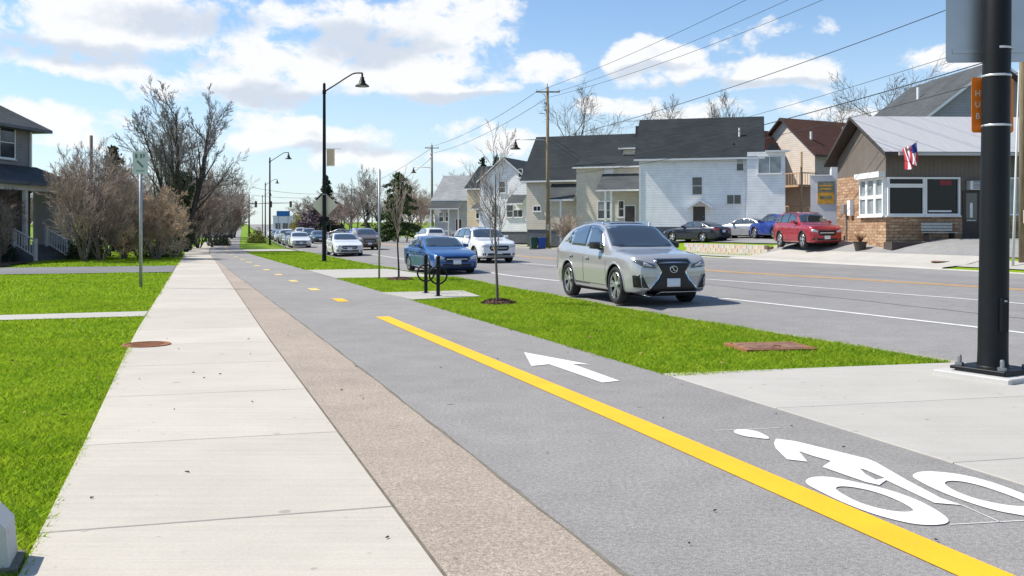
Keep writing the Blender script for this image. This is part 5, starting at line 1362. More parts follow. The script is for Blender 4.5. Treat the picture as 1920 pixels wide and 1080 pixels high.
# bike hitches on their concrete pad
pad_px = [(716, 549), (868, 545), (901, 556), (776, 562)]
c_ = [flat(*q) for q in pad_px]; ce = sum(c_, Vector()) / 4
b = MB(); b.add([(q.x, q.y, .012) for q in c_] + [(q.x, q.y, -.06) for q in c_], [(3, 2, 1, 0)] + [(i, (i + 1) % 4, 4 + (i + 1) % 4, 4 + i) for i in range(4)])
o = b.build('hitch_pad', M_conc2); tag(o, 'small pale concrete pad in the verge under the bike hitches', None, None, 'structure')
for px, py, lb in ((798.5, 550, 'black post-and-ring bike hitch nearer the plain sign post'), (821.5, 556, 'black post-and-ring bike hitch nearer the young tree by the silver car')):
    p = flat(px, py); t = thing('bike_hitch', lb, 'bike rack', (p.x, p.y, .012), R(4), 'bike hitches on the verge pad')
    MB().lathe([(.045, 0), (.045, .91), (.052, .915), (.052, .94), (.03, .96), (.001, .965)], 14).build('post', M_black, t, True)
    MB().lathe([(.001, .012), (.085, .012), (.09, .006), (.09, 0)], 14).build('base_flange', M_black, t)
    r = MB(); k = 28; r.tube([(.205 * math.cos(2 * math.pi * i / k), 0, .50 + .205 * math.sin(2 * math.pi * i / k)) for i in range(k + 1)], .022, 8, False)
    r.v = [(x, y - .066, z) for x, y, z in r.v]; r.build('ring', M_black, t, True)
    b = MB(); b.box(-.03, .03, -.06, -.03, .45, .78); b.build('bracket', M_black, t)

# utility poles across the street
def util_pole(px, d, H, label, m_, lamp=True, arms=True, r=.17):
    p = at(px, d); t = thing('utility_pole', label, 'utility pole', p, 0, 'timber utility poles across the street')
    MB().tube([(0, 0, -.3), (.0, 0, H * .5), (-.03, 0, H)], [r, r * .85, r * .66], 12).build('shaft', m_, t, True)
    if arms:
        for z, w in ((H - .45, 1.0),):
            b = MB(); b.box(-w, w, -.24, -.14, z - .05, z + .06); b.build('crossarm', m_, t)
            for x in (-.92, .92):
                i_ = MB().lathe([(.02, 0), (.05, .03), (.03, .07), (.05, .11), (.03, .16), (.001, .18)], 8, (x, -.19, z + .06)); i_.build('insulator', M_steelp, t)
        b = MB().lathe([(.02, 0), (.05, .06), (.03, .14), (.05, .2), (.02, .3), (.001, .32)], 8, (-.03, 0, H)); b.build('insulator', M_steelp, t)
        for z in (H - 1.4, H - 2.0):
            b = MB(); b.box(-.3, -.12, -.08, .08, z, z + .12); b.build('spool', M_steelp, t)
    if lamp:
        z = lamp; b = MB(); b.tube([(-.1, 0, z - .12), (-.5, 0, z), (-2.7, 0, z + .03)], .04, 8); b.build('lamp_arm', M_steelp, t, True); bell(t, -2.7, 0, z + .03, 1.25)
    b = MB(); b.box(-.09, .09, -.2, -.15, 1.5, 2.0); b.build('number_tag', mat('pale_tag', (0.55, 0.45, 0.42), .7), t)
    return p
up1 = util_pole(1027, 78, zpix(163, 78) - gxy(*ray(1027, 78)), 'tall timber utility pole with a lamp arm in front of the tan house', M_pole, zpix(262, 78) - gxy(*ray(1027, 78)))
up2 = util_pole(810, 136, zpix(272, 136) - gxy(*ray(810, 136)), 'grey timber utility pole beside the grey cottage', M_poleg, zpix(314, 136) - gxy(*ray(810, 136)), r=.2)
up3 = util_pole(709, 185, 10.5, 'slim grey timber pole without crossarm near the green pine', M_poleg, None, False, r=.2)
up4 = util_pole(659, 215, 10.5, 'grey timber utility pole near the blue parked car', M_poleg, None, True, r=.2)
up0 = util_pole(1919, 36, 14.6, 'timber utility pole with a guy guard beside the shop apron', M_pole, None, True, r=.17)
gg = thing('guy_guard', 'pale guard sleeve over the guy wire of the pole by the shop apron', 'guard', at(1899, 35.6)); MB().tube([(0, 0, -.1), (.08, 0, 2.4), (.26, .05, 7.5)], [.055, .05, .02], 8).build('sleeve', mat('pale_pvc', (0.55, 0.56, 0.52), .5), gg, True)

M_wire = mat('black_cable', (0.03, 0.032, 0.036), .7)
def wire(a, b, sag, label, r=.012):
    a, b = Vector(a), Vector(b); n_ = 22
    pts = [a.lerp(b, i / n_) - Vector((0, 0, sag * 4 * (i / n_) * (1 - i / n_))) for i in range(n_ + 1)]
    t = MB().tube(pts, r, 5); o = t.build('overhead_cable', M_wire, None); tag(o, label, 'cable', 'overhead cables across the street')
def top(p, h_, dx=0): return (p.x + dx, p.y - .1, h_)
Z1, Z2 = zpix(163, 78), zpix(272, 136)
wire(top(up1, Z1 - .4, -.9), top(up0, 15.6, -.9), .6, 'upper overhead cable running from the tall timber pole to the pole by the shop', .014)
wire(top(up1, Z1 - .4, .9), top(up0, 15.25, .9), .6, 'second overhead cable running from the tall timber pole to the pole by the shop', .014)
wire(top(up1, Z1 - .9, 0), top(up0, 13.9, 0), .7, 'third overhead cable running from the tall timber pole to the pole by the shop', .014)
wire(top(up1, 9.0, 0), top(up0, 11.2, 0), .5, 'middle overhead cable sagging between tall timber pole and shop pole', .02)
wire(top(up1, 7.3, 0), top(up0, 9.2, 0), .6, 'lower overhead cable above the white house roof', .012)
wire(top(up1, 6.7, 0), top(up0, 8.5, 0), .6, 'thick lower overhead cable above the brown roof', .024)
wire(top(up1, 6.0, 0), top(up0, 7.7, 0), .6, 'lowest overhead cable passing behind the orange banner', .016)
wire(top(up1, Z1 - .4, -.9), top(up2, Z2 - .4, -.9), .7, 'upper overhead cable between the tall timber pole and the grey pole by the cottage', .02)
wire(top(up1, Z1 - .9, 0), top(up2, Z2 - 1.2, 0), .7, 'lower overhead cable between the tall timber pole and the grey pole by the cottage', .02)
wire(top(up2, Z2 - .4, 0), top(up4, 10.6, 0), .8, 'overhead cable from the grey pole by the cottage towards the far poles', .025)
wire(top(up2, Z2 - 1.8, 0), top(up3, 9.5, 0), .8, 'lower overhead cable from the grey pole by the cottage to the pine', .025)
q = at(470, 190); wire((q.x, q.y, 10.2), top(up4, 10.2, 0), .9, 'cable spanning the street near the far traffic lights', .03)
wire((q.x, q.y, 8.6), top(up3, 9.0, 0), .9, 'lower cable spanning the street near the far traffic lights', .03)

# far traffic lights on a mast arm
p = at(467, 165); M_sigy = mat('signal_housing', (0.05, 0.045, 0.03), .5)
t = thing('traffic_signal', 'traffic signal mast arm with dark heads over the far street', 'traffic light', p)
Hs = zpix(381, 165) - p.z
MB().tube([(0, 0, 0), (0, 0, Hs + 1.6)], [.16, .11], 12).build('mast', M_black, t, True); MB().tube([(0, 0, Hs - .1), (2.5, 0, Hs), (7.7, 0, Hs + .05)], [.12, .09, .05], 10).build('arm', M_steelp, t, True)
for x in (1.25, 3.9, 7.4):
    hd = MB(); hd.cbox(x - .2, x + .2, -.3, -.06, Hs - .75, Hs + .35, .04); ho = hd.build('signal_head', M_sigy, t)
    for i, c in enumerate(((.3, .02, .02), (.3, .2, .02), (.02, .25, .1))):
        l = MB(); l.lathe([(.001, -.32), (.11, -.31), (.12, -.30)], 12, (x, 0, Hs + .12 - i * .34), 'y'); l.build('lens', mat('signal_lens_%d' % i, c, .3), ho)
# blue board beyond the lights
p = at(531, 205); t = thing('sign_board', 'wide blue sign board on posts beyond the far traffic lights', 'sign', p)
b = MB(); z0, z1 = zpix(405.5, 205) - p.z, zpix(395.5, 205) - p.z; b.cbox(-1.45, 1.45, -.1, .1, z0, z1, .03); b.build('panel', mat('blue_sign_paint', (0.02, 0.14, 0.40), .5, .1, 2), t)
for x in (-1.1, 1.0): bx(t, 'post', M_steelp, x, x + .14, -.07, .07, -.2, z0)
# pale low building at the end of the street
A, rz, W = frame_from(512, 268, 556, 268); hh = thing('pale_store', 'pale flat-roofed store at the far end of the street', 'building', (A.x, A.y, gxy(A.x, A.y) - .3), rz)
walls(hh, 0, W, 0, 8, 0, 4.2, None, 'x', M_whitew); bx(hh, 'parapet', M_trim, -.1, W + .1, -.1, 8, 4.203, 4.7)
for i in range(3): win(hh, .6 + i * 2.1, .8, 1.6, 1.8, rows=1, cols=2)
# ------------------------------------------------------------------ vehicles
M_tyre = mat('tyre_rubber', (0.016, 0.016, 0.017), .8, .15, 20); M_rim = mat('alloy_rim', (0.55, 0.56, 0.58), .3, metal=.85); M_dark = mat('wheel_well_black', (0.008, 0.008, 0.009), .9)
M_trimb = mat('black_plastic_trim', (0.018, 0.018, 0.02), .5); M_cglass = mat('car_glass', (0.02, 0.028, 0.032), .02, spec=1.0, coat=1.0)
for m_g in (M_cglass,): m_g.node_tree.nodes['Principled BSDF'].inputs['IOR'].default_value = 1.75
M_head = mat('headlamp', (0.45, 0.47, 0.50), .12, spec=.9, coat=1.0); M_headd = mat('dark_headlamp', (0.05, 0.055, 0.06), .08, spec=.9, coat=1.0)
M_tail = mat('tail_lamp_red', (0.42, 0.02, 0.03), .2, coat=.6); M_plate = mat('number_plate_white', (0.68, 0.69, 0.72), .4, .08, 30); M_chrome = mat('chrome', (0.75, 0.76, 0.78), .12, metal=1.0)
M_grille = mat('grille_black', (0.012, 0.012, 0.013), .35, .3, 40)
def paint(name, c, metal=.35, rough=.32): return mat(name, c, rough, 0, metal=metal, coat=1.0, spec=.5)
def sm(xs, tab, sig):
    X = np.arange(-.5, 6, .01); Y = np.interp(X, [a for a, _ in tab], [b for _, b in tab]); k = max(1, int(sig / .01 * 3)); w = np.exp(-.5 * (np.arange(-k, k + 1) * .01 / sig) ** 2); w /= w.sum()
    Yp = np.concatenate([np.full(k, Y[0]), Y, np.full(k, Y[-1])]); Y = np.convolve(Yp, w, 'valid'); return np.interp(xs, X, Y)
SPEC = {
 'suv': dict(L=4.64, W=1.86, ax=(.95, 3.61), r=.375, top=[(0, .80), (.06, .90), (.25, .985), (.7, 1.03), (1.1, 1.075), (1.28, 1.115), (2.0, 1.545), (2.3, 1.62), (2.8, 1.645), (3.4, 1.605), (3.9, 1.515), (4.2, 1.37), (4.43, 1.13), (4.58, 1.03), (4.64, .90)], belt=[(0, 1.0), (1.2, 1.0), (3.4, 1.07), (4.6, 1.12)], zb=.24),
 'tallsuv': dict(L=4.75, W=1.88, ax=(.95, 3.70), r=.37, top=[(0, .85), (.06, .96), (.3, 1.04), (.8, 1.08), (1.15, 1.13), (1.35, 1.17), (1.95, 1.56), (2.3, 1.65), (3.0, 1.69), (3.9, 1.66), (4.35, 1.58), (4.58, 1.22), (4.70, 1.05), (4.75, .92)], belt=[(0, 1.05), (4.7, 1.12)], zb=.24),
 'sedan': dict(L=4.75, W=1.84, ax=(.93, 3.65), r=.335, top=[(0, .66), (.06, .74), (.3, .81), (.8, .90), (1.2, .95), (1.45, 1.0), (2.15, 1.36), (2.5, 1.42), (2.9, 1.44), (3.3, 1.41), (3.8, 1.24), (4.15, 1.09), (4.5, 1.05), (4.68, 1.0), (4.75, .86)], belt=[(0, .88), (1.4, .91), (4.7, .97)], zb=.18),
}
def chaikin(P, n_=2):
    for _ in range(n_):
        Q = [P[:, :1]]
        a, b = P[:, :-1], P[:, 1:]
        mid = np.stack([a * .75 + b * .25, a * .25 + b * .75], 2).reshape(P.shape[0], -1, P.shape[2])
        P = np.concatenate([P[:, :1], mid[:, 1:-1], P[:, -1:]], 1)
    return P
BODY = {}
def car_shape(kind, nx):
    if (kind, nx) in BODY: return BODY[(kind, nx)]
    sp = SPEC[kind]; L, W = sp['L'], sp['W']; t = np.linspace(0, 1, nx); xs = L * (t - .035 * np.sin(4 * np.pi * t) * 0) ; xs = L * (.5 - .5 * np.cos(np.pi * t)) * .35 + L * t * .65
    zt = sm(xs, sp['top'], .05); bl = sm(xs, sp['belt'], .1)
    w = W / 2 * sm(xs, [(0, .80), (.08, .875), (.22, .94), (.5, .985), (.9, 1), (L - .9, 1), (L - .4, .975), (L - .15, .93), (L - .04, .88), (L, .84)], .04)
    zb = sp['zb'] + .10 * np.exp(-xs / .10) + .13 * np.exp(-(L - xs) / .15)
    zs = np.minimum(bl, zt - .05); hh = np.maximum(0, zt - zs - .05); wr = .945 * w - .015 - .34 * hh; e = np.minimum(.07, .5 * (zt - zs))
    S = lambda a, b: np.stack([a, b], 1)
    P = np.stack([S(0 * w, zb), S(.55 * w, zb), S(.9 * w, zb + .01), S(.975 * w, zb + .06), S(.985 * w, zb + .20), S(1.0 * w, zb + .40 * (zs - zb) / .75), S(1.0 * w, zs - .22), S(.992 * w, zs - .09), S(.965 * w, zs - .02), S(.94 * w, zs),
                  S(.94 * w + (wr - .94 * w) * .5, zs + (zt - e - zs) * .5), S(wr, zt - e), S(wr - .09, zt - e * .22), S(wr * .55, zt + .004), S(0 * w, zt + .012)], 1)
    P = chaikin(P, 2); nv = P.shape[1]
    V = []; 
    for side in (1, -1):
        for i in range(nx):
            for j in range(nv): V.append((L / 2 - xs[i], side * P[i, j, 0], P[i, j, 1]))
    V = np.array(V); F = []
    off = nx * nv
    for i in range(nx - 1):
        for j in range(nv - 1):
            a = i * nv + j; F.append((a, a + 1, a + nv + 1, a + nv)); F.append((off + a, off + a + nv, off + a + nv + 1, off + a + 1))
    for i in (0, nx - 1):      # close nose and tail
        for j in range(nv - 1):
            a = i * nv + j; q = (a, off + a, off + a + 1, a + 1); F.append(q if i == 0 else q[::-1])
    bv = BVHTree.FromPolygons([tuple(v) for v in V], F)
    BODY[(kind, nx)] = (V, F, bv, sp, nv, nx); return BODY[(kind, nx)]
def cut_arches(V, F, sp):
    V = V.copy(); L = sp['L']
    keep = []
    for ax in sp['ax']:
        cx, cz, R_ = L / 2 - ax, sp['r'], sp['r'] + .055
        dx, dz = V[:, 0] - cx, V[:, 2] - cz; d = np.hypot(dx, dz); m = (np.abs(V[:, 1]) > sp['W'] * .36) & (np.abs(d - R_) < .03)
        V[m, 0] = cx + dx[m] / d[m] * R_; V[m, 2] = cz + dz[m] / d[m] * R_
    for f in F:
        c = V[list(f)].mean(0); ok = True
        if abs(c[1]) > sp['W'] * .34:
            for ax in sp['ax']:
                if math.hypot(c[0] - (L / 2 - ax), c[2] - sp['r']) < sp['r'] + .052: ok = False
        if ok: keep.append(f)
    return V, keep
def patch(par, name, poly, mode, m_, bv, off=.006, step=.08, thick=False):
    """conforming piece of trim: outline in side (x,z), front/rear (y,z) or top (x,y) view laid on the body"""
    pts = []
    n_ = len(poly)
    for i in range(n_):
        a, b = Vector(poly[i]), Vector(poly[(i + 1) % n_]); k = max(1, int((b - a).length / step))
        pts += [a.lerp(b, j / k) for j in range(k)]
    nb = len(pts); xs = [p.x for p in pts]; ys = [p.y for p in pts]
    x = min(xs) + step * .6
    inner = []
    def inside(q):
        c = False; j = n_ - 1
        for i in range(n_):
            (xi, yi), (xj, yj) = poly[i], poly[j]
            if (yi > q[1]) != (yj > q[1]) and q[0] < (xj - xi) * (q[1] - yi) / (yj - yi) + xi: c = not c
            j = i
        return c
    while x < max(xs):
        y = min(ys) + step * .6
        while y < max(ys):
            if inside((x, y)) and min((Vector((x, y)) - p).length for p in pts) > step * .45: inner.append(Vector((x, y)))
            y += step
        x += step
    vo, eo, fo, *_ = delaunay_2d_cdt(pts + inner, [(i, (i + 1) % nb) for i in range(nb)], [list(range(nb))], 1, 1e-5)
    V = []
    for v in vo:
        if mode in ('left', 'right'):
            s_ = 1 if mode == 'left' else -1; o, d = Vector((v.x, 3 * s_, v.y)), Vector((0, -s_, 0))
        elif mode in ('front', 'rear'):
            s_ = 1 if mode == 'front' else -1; o, d = Vector((5 * s_, v.x, v.y)), Vector((-s_, 0, 0))
        else: o, d = Vector((v.x, v.y, 4)), Vector((0, 0, -1))
        h_, nn, _, _ = bv.ray_cast(o, d)
        if h_ is None: h_ = (V[-1] if V else o + d * 2.2); nn = -d; V.append(Vector(h_)); continue
        if nn.dot(d) > 0: nn = -nn
        V.append(h_ + nn * off)
    mb = MB(); mb.add(V, [tuple(f) for f in fo]); ob = mb.build(name, m_, par, True)
    md = ob.modifiers.new('thickness', 'SOLIDIFY'); md.thickness = off * .9; md.offset = -1
    return ob
WHEEL = {}
def wheel_mesh(r, style, hi):
    k = (r, style, hi)
    if k in WHEEL: return WHEEL[k]
    n_ = 36 if hi else 20; w = .115; ri = r * .72
    ty = MB().lathe([(ri, w * .8), (ri + .02, w), (r - .03, w), (r - .006, w * .75), (r, w * .3), (r, -w * .3), (r - .006, -w * .75), (r - .03, -w), (ri + .02, -w), (ri, -w * .8)], n_, (0, 0, 0), 'y').mesh('tyre', M_tyre, True)
    rm = MB(); rm.lathe([(ri + .003, .085), (ri - .012, .10), (ri - .02, .07), (ri - .03, -.05), (.001, -.05)], n_, (0, 0, 0), 'y')
    rm.mi = [1 if min(math.hypot(rm.v[i][0], rm.v[i][2]) for i in f) < ri - .025 else 0 for f in rm.f]
    ns = 5
    for i in range(ns):
        for da in ((-.16, .16) if style != 'plain' else (0,)):
            a = 2 * math.pi * i / ns + .3; b = a + da; c = b + da * .3; ww = .03 if style != 'plain' else .06
            p0 = Vector((math.cos(a) * .05, .075, math.sin(a) * .05)); p1 = Vector((math.cos(c) * (ri - .012), .095, math.sin(c) * (ri - .012))); t = Vector((-math.sin(b), 0, math.cos(b)))
            rm.cur = 0
            q = [p0 - t * ww * .8, p0 + t * ww * .8, p1 + t * ww, p1 - t * ww]
            rm.add(q + [v - Vector((0, .04, 0)) for v in q], [(0, 1, 2, 3), (0, 4, 5, 1), (1, 5, 6, 2), (2, 6, 7, 3), (3, 7, 4, 0)])
    rm.lathe([(.001, .10), (.05, .098), (.075, .085), (.08, .05)], 14, (0, 0, 0), 'y')
    me = bpy.data.meshes.new('rim'); me.from_pydata(rm.v, [], rm.f); me.materials.append(M_rim); me.materials.append(M_dark); me.polygons.foreach_set('material_index', rm.mi); me.update()
    bm = bmesh.new(); bm.from_mesh(me); bmesh.ops.recalc_face_normals(bm, faces=bm.faces); bm.to_mesh(me); bm.free()
    WHEEL[k] = (ty, me); return WHEEL[k]

def make_car(label, kind, pnt, xy, head, hi=False, group=None, dark=False, hero=False, cat='car', name='car', rev=False):
    """head: compass of the nose as a 2-D vector"""
    V, F, bv, sp, nv, nx = car_shape(kind, 120 if hi else 64)
    L, W, r = sp['L'], sp['W'], sp['r']; z = gxy(*xy)
    t = thing(name, label, cat, (xy[0], xy[1], z), math.atan2(head[1], head[0]), group)
    V2, F2 = cut_arches(V, F, sp); mb = MB(); mb.add(V2, F2); bo = mb.build('body', pnt, t, True)
    zb = sp['zb']; und = MB(); und.box(-L / 2 + .25, L / 2 - .25, -W / 2 + .3, W / 2 - .3, zb - .05, .72); und.box(-L / 2 + 1.45, L / 2 - 1.5, -W / 2 + .12, W / 2 - .12, zb - .03, zb + .1); und.build('underbody', M_dark, t)
    ty, rm = wheel_mesh(r, 'spoke', hi)
    for ax in sp['ax']:
        for s_ in (1, -1):
            wv = link('wheel', None, t, (L / 2 - ax, s_ * (W / 2 - .125), r)); wv.rotation_euler = (0, random.uniform(0, 1.2), 0 if s_ > 0 else math.pi)
            link('tyre', ty, wv); link('rim', rm, wv)
    tall = kind != 'sedan'
    T = lambda x: float(np.interp(x, *zip(*sp['top']))); B = lambda x: float(np.interp(x, *zip(*sp['belt'])))
    fx = lambda a: L / 2 - a
    # side windows
    if kind == 'suv': W1 = [(1.72, 1.12), (2.02, 1.44), (2.30, 1.52), (2.62, 1.545), (2.62, 1.12)]; W2 = [(2.70, 1.125), (2.70, 1.54), (3.1, 1.525), (3.55, 1.45), (3.55, 1.15)]; W3 = [(3.63, 1.17), (3.63, 1.425), (3.82, 1.36), (4.0, 1.24)]
    elif kind == 'tallsuv': W1 = [(1.72, 1.18), (2.0, 1.48), (2.28, 1.57), (2.72, 1.59), (2.72, 1.17)]; W2 = [(2.80, 1.17), (2.80, 1.59), (3.3, 1.59), (3.62, 1.57), (3.62, 1.18)]; W3 = [(3.70, 1.19), (3.70, 1.56), (4.12, 1.53), (4.28, 1.40), (4.30, 1.22)]
    else: W1 = [(1.92, .99), (2.2, 1.25), (2.45, 1.34), (2.75, 1.355), (2.75, .99)]; W2 = [(2.83, .99), (2.83, 1.355), (3.15, 1.34), (3.42, 1.25), (3.46, 1.0)]; W3 = [(3.52, 1.01), (3.50, 1.22), (3.68, 1.15), (3.80, 1.06)]
    for s_ in ('left', 'right'):
        # blackout band round the daylight opening, then the panes on it
        band = [(W1[0][0] - .09, W1[0][1] - .03)] + [(x - .03 if i < 2 else x, z + .035) for i, (x, z) in enumerate(W1[1:4])] + [(x, z + .035) for x, z in W2[1:4]] + [(W3[-1][0] - .06, W3[-1][1] + .10), (W3[-1][0] + .08, W3[-1][1] - .025)]
        sfx = [(fx(x), z) for x, z in band]
        patch(t, 'window_trim', sfx, s_, M_chrome if hero else M_trimb, bv, .004, .09)
        for w_ in (W1, W2, W3): patch(t, 'side_window', [(fx(x), z) for x, z in w_], s_, M_cglass, bv, .011, .1)
        # door seams and handles
        sy = 1 if s_ == 'left' else -1; zl = zb + .16
        for xx in ((1.42, 2.66, 3.45) if hi else (1.45, 2.68)):
            patch(t, 'door_seam', [(fx(xx) - .006, zl), (fx(xx) + .006, zl), (fx(xx) + .006, B(xx) - .03), (fx(xx) - .006, B(xx) - .03)], s_, M_dark, bv, .003, .12)
        for xx in (2.42, 3.38):
            hd = MB(); hd.cbox(fx(xx) - .10, fx(xx) + .10, -.015, .02, B(xx) - .17, B(xx) - .135, .008); hy = bv.ray_cast(Vector((fx(xx), 3 * sy, B(xx) - .15)), Vector((0, -sy, 0)))[0].y; hd.v = [(a, hy + sy * (b + .012), c) for a, b, c in hd.v]; hd.build('door_handle', pnt, t)
        # mirror
        mx = fx(1.80 if tall else 1.98); mz = B(1.8) + .13; my = sy * (W / 2 + .07)
        m1 = MB(); m1.add([(mx + .07, my - sy * .09, mz - .07), (mx + .07, my + sy * .09, mz - .05), (mx + .07, my + sy * .09, mz + .06), (mx + .07, my - sy * .09, mz + .07), (mx - .07, my - sy * .10, mz - .08), (mx - .07, my + sy * .11, mz - .06), (mx - .07, my + sy * .11, mz + .07), (mx - .07, my - sy * .10, mz + .08), (mx + .12, my - sy * .03, mz - .03), (mx + .12, my + sy * .05, mz - .02), (mx + .12, my + sy * .05, mz + .03), (mx + .12, my - sy * .03, mz + .04)],
                         [(4, 5, 6, 7), (0, 4, 7, 3), (1, 2, 6, 5), (3, 7, 6, 2), (0, 1, 5, 4), (8, 9, 1, 0), (9, 10, 2, 1), (10, 11, 3, 2), (11, 8, 0, 3), (8, 11, 10, 9)])
        m1.box(mx - .02, mx + .03, min(my - sy * .2, my - sy * .08), max(my - sy * .2, my - sy * .08), mz - .09, mz - .05); m1.build('mirror', M_trimb if hero else pnt, t)
        if tall: 
            patch(t, 'sill_trim', [(fx(1.40), zb + .02), (fx(3.15), zb + .02), (fx(3.15), zb + .14), (fx(1.40), zb + .12)], s_, M_trimb, bv, .006, .12)
        for ax in sp['ax']:
            a_ = MB(); n_ = 22; pts = []
            for i in range(n_ + 1):
                th = R(-8) + (math.pi + R(16)) * i / n_; x, zz_ = fx(ax) + math.cos(th) * (r + .062), r + math.sin(th) * (r + .062)
                hit = bv.ray_cast(Vector((x, 3 * sy, max(zz_, zb + .06))), Vector((0, -sy, 0)))[0]; pts.append((x, hit.y if hit else sy * W / 2, zz_))
            a_.tube(pts, .017 if not (tall and not hero) else .028, 6); a_.build('wheel_arch', M_trimb if (tall and not hero) else pnt, t, True)
    # glass front and back (laid from above)
    ws0, ws1 = {'suv': (1.30, 2.06), 'tallsuv': (1.38, 2.04), 'sedan': (1.50, 2.25)}[kind]; wy0, wy1 = W * .415, W * .335
    patch(t, 'windshield', [(fx(ws0), -wy0 * .8), (fx(ws0 - .05), 0), (fx(ws0), wy0 * .8), (fx(ws0 + .1), wy0), (fx(ws1), wy1), (fx(ws1 + .03), 0), (fx(ws1), -wy1), (fx(ws0 + .1), -wy0)], 'top', M_cglass, bv, .006, .1)
    if kind == 'sedan': patch(t, 'rear_window', [(fx(3.36), -wy1), (fx(3.36), wy1), (fx(4.02), wy0 * .9), (fx(4.06), 0), (fx(4.02), -wy0 * .9)], 'top', M_cglass, bv, .006, .1)
    elif kind == 'suv': patch(t, 'rear_window', [(-.55, 1.16), (.55, 1.16), (.48, 1.42), (-.48, 1.42)], 'rear', M_cglass, bv, .006, .1)
    else: patch(t, 'rear_window', [(-.60, 1.24), (.60, 1.24), (.54, 1.55), (-.54, 1.55)], 'rear', M_cglass, bv, .006, .1)
    if hero: patch(t, 'roof_glass', [(fx(2.18), -.45), (fx(2.18), .45), (fx(2.95), .45), (fx(2.95), -.45)], 'top', M_cglass, bv, .005, .1)
    # face
    if hero:
        gr = [(-.36, .90), (.36, .90), (.40, .84), (.27, .665), (.36, .52), (.56, .33), (.52, .295), (-.52, .295), (-.56, .33), (-.36, .52), (-.27, .665), (-.40, .84)]
        patch(t, 'grille_surround', [(x * 1.1 + (0), (z - .6) * 1.07 + .6) for x, z in gr], 'front', M_chrome, bv, .006, .06); patch(t, 'grille', gr, 'front', M_grille, bv, .014, .06)
        for sy in (1, -1):
            patch(t, 'headlight', [(sy * .42, .735), (sy * .44, .80), (sy * .60, .85), (sy * .80, .90), (sy * .84, .86), (sy * .70, .76)], 'front', M_headd, bv, .008, .05)
            patch(t, 'headlight_lens', [(sy * .50, .765), (sy * .52, .80), (sy * .68, .845), (sy * .70, .80)], 'front', M_head, bv, .015, .05)
            patch(t, 'bumper_vent', [(sy * .58, .36), (sy * .84, .38), (sy * .86, .60), (sy * .74, .62)], 'front', M_grille, bv, .008, .05)
        hx_ = bv.ray_cast(Vector((5, 0, .68)), Vector((-1, 0, 0)))[0].x + .02
        em = MB(); k = 20; em.tube([(hx_, .085 * math.cos(2 * math.pi * i / k), .715 + .062 * math.sin(2 * math.pi * i / k)) for i in range(k + 1)], .009, 6, False); em.tube([(hx_, -.035, .76), (hx_, .01, .69), (hx_, .075, .69)], .009, 6); em.build('emblem', M_chrome, t)
        patch(t, 'lower_lip', [(-.80, .24), (.80, .24), (.80, .275), (-.80, .275)], 'front', M_chrome, bv, .010, .08); pzc = .46
    else:
        g0, g1 = (.58, .82) if tall else (.48, .66)
        patch(t, 'grille', [(-.44, g1), (.44, g1), (.50, (g0 + g1) / 2), (.40, g0), (-.40, g0), (-.50, (g0 + g1) / 2)], 'front', M_grille, bv, .008, .08)
        patch(t, 'lower_intake', [(-.55, zb + .22), (.55, zb + .22), (.62, zb + .08), (-.62, zb + .08)], 'front', M_trimb, bv, .008, .08)
        patch(t, 'grille_bar', [(-.40, (g0 + g1) / 2 - .015), (.40, (g0 + g1) / 2 - .015), (.40, (g0 + g1) / 2 + .02), (-.40, (g0 + g1) / 2 + .02)], 'front', M_chrome, bv, .014, .1)
        for sy in (1, -1):
            z0 = g1 - .10
            patch(t, 'headlight', [(sy * .52, z0), (sy * .50, z0 + .09), (sy * .70, z0 + .14), (sy * .82, z0 + .15), (sy * .83, z0 + .04)], 'front', M_head, bv, .009, .06)
            patch(t, 'fog_lamp', [(sy * .66, zb + .12), (sy * .80, zb + .14), (sy * .80, zb + .24), (sy * .66, zb + .22)], 'front', M_trimb, bv, .008, .06)
        pzc = zb + .28 if not tall else .50
    patch(t, 'number_plate', [(-.155, pzc - .08), (.155, pzc - .08), (.155, pzc + .08), (-.155, pzc + .08)], 'front', M_plate, bv, .022, .06)
    # tail
    tz = .82 if kind == 'sedan' else .98
    for sy in (1, -1):
        patch(t, 'tail_light', [(sy * .50, tz - .05), (sy * .48, tz + .08), (sy * .76, tz + .10), (sy * .80, tz - .03)], 'rear', M_tail, bv, .008, .06)
        patch(t, 'tail_light', [(-L / 2 + .06, tz - .03), (-L / 2 + .06, tz + .09), (-L / 2 + .28, tz + .08), (-L / 2 + .22, tz - .0)], 'left' if sy > 0 else 'right', M_tail, bv, .008, .06)
    patch(t, 'rear_plate', [(-.155, tz - .16), (.155, tz - .16), (.155, tz), (-.155, tz)], 'rear', M_plate, bv, .012, .06)
    patch(t, 'rear_bumper_trim', [(-.62, zb + .12), (.62, zb + .12), (.66, zb + .24), (-.66, zb + .24)], 'rear', M_trimb, bv, .008, .08)
    if tall:
        for sy in (1, -1):
            rl = MB(); pts = []
            for xx in np.linspace(2.2, 3.9 if kind == 'tallsuv' else 3.3, 9):
                h_ = bv.ray_cast(Vector((fx(xx), sy * .60, 4)), Vector((0, 0, -1)))[0]; pts.append((fx(xx), sy * .60, h_.z + .03))
            rl.tube(pts, .014, 6); rl.build('roof_rail', M_trimb if not hero else M_chrome, t, True)
    return t

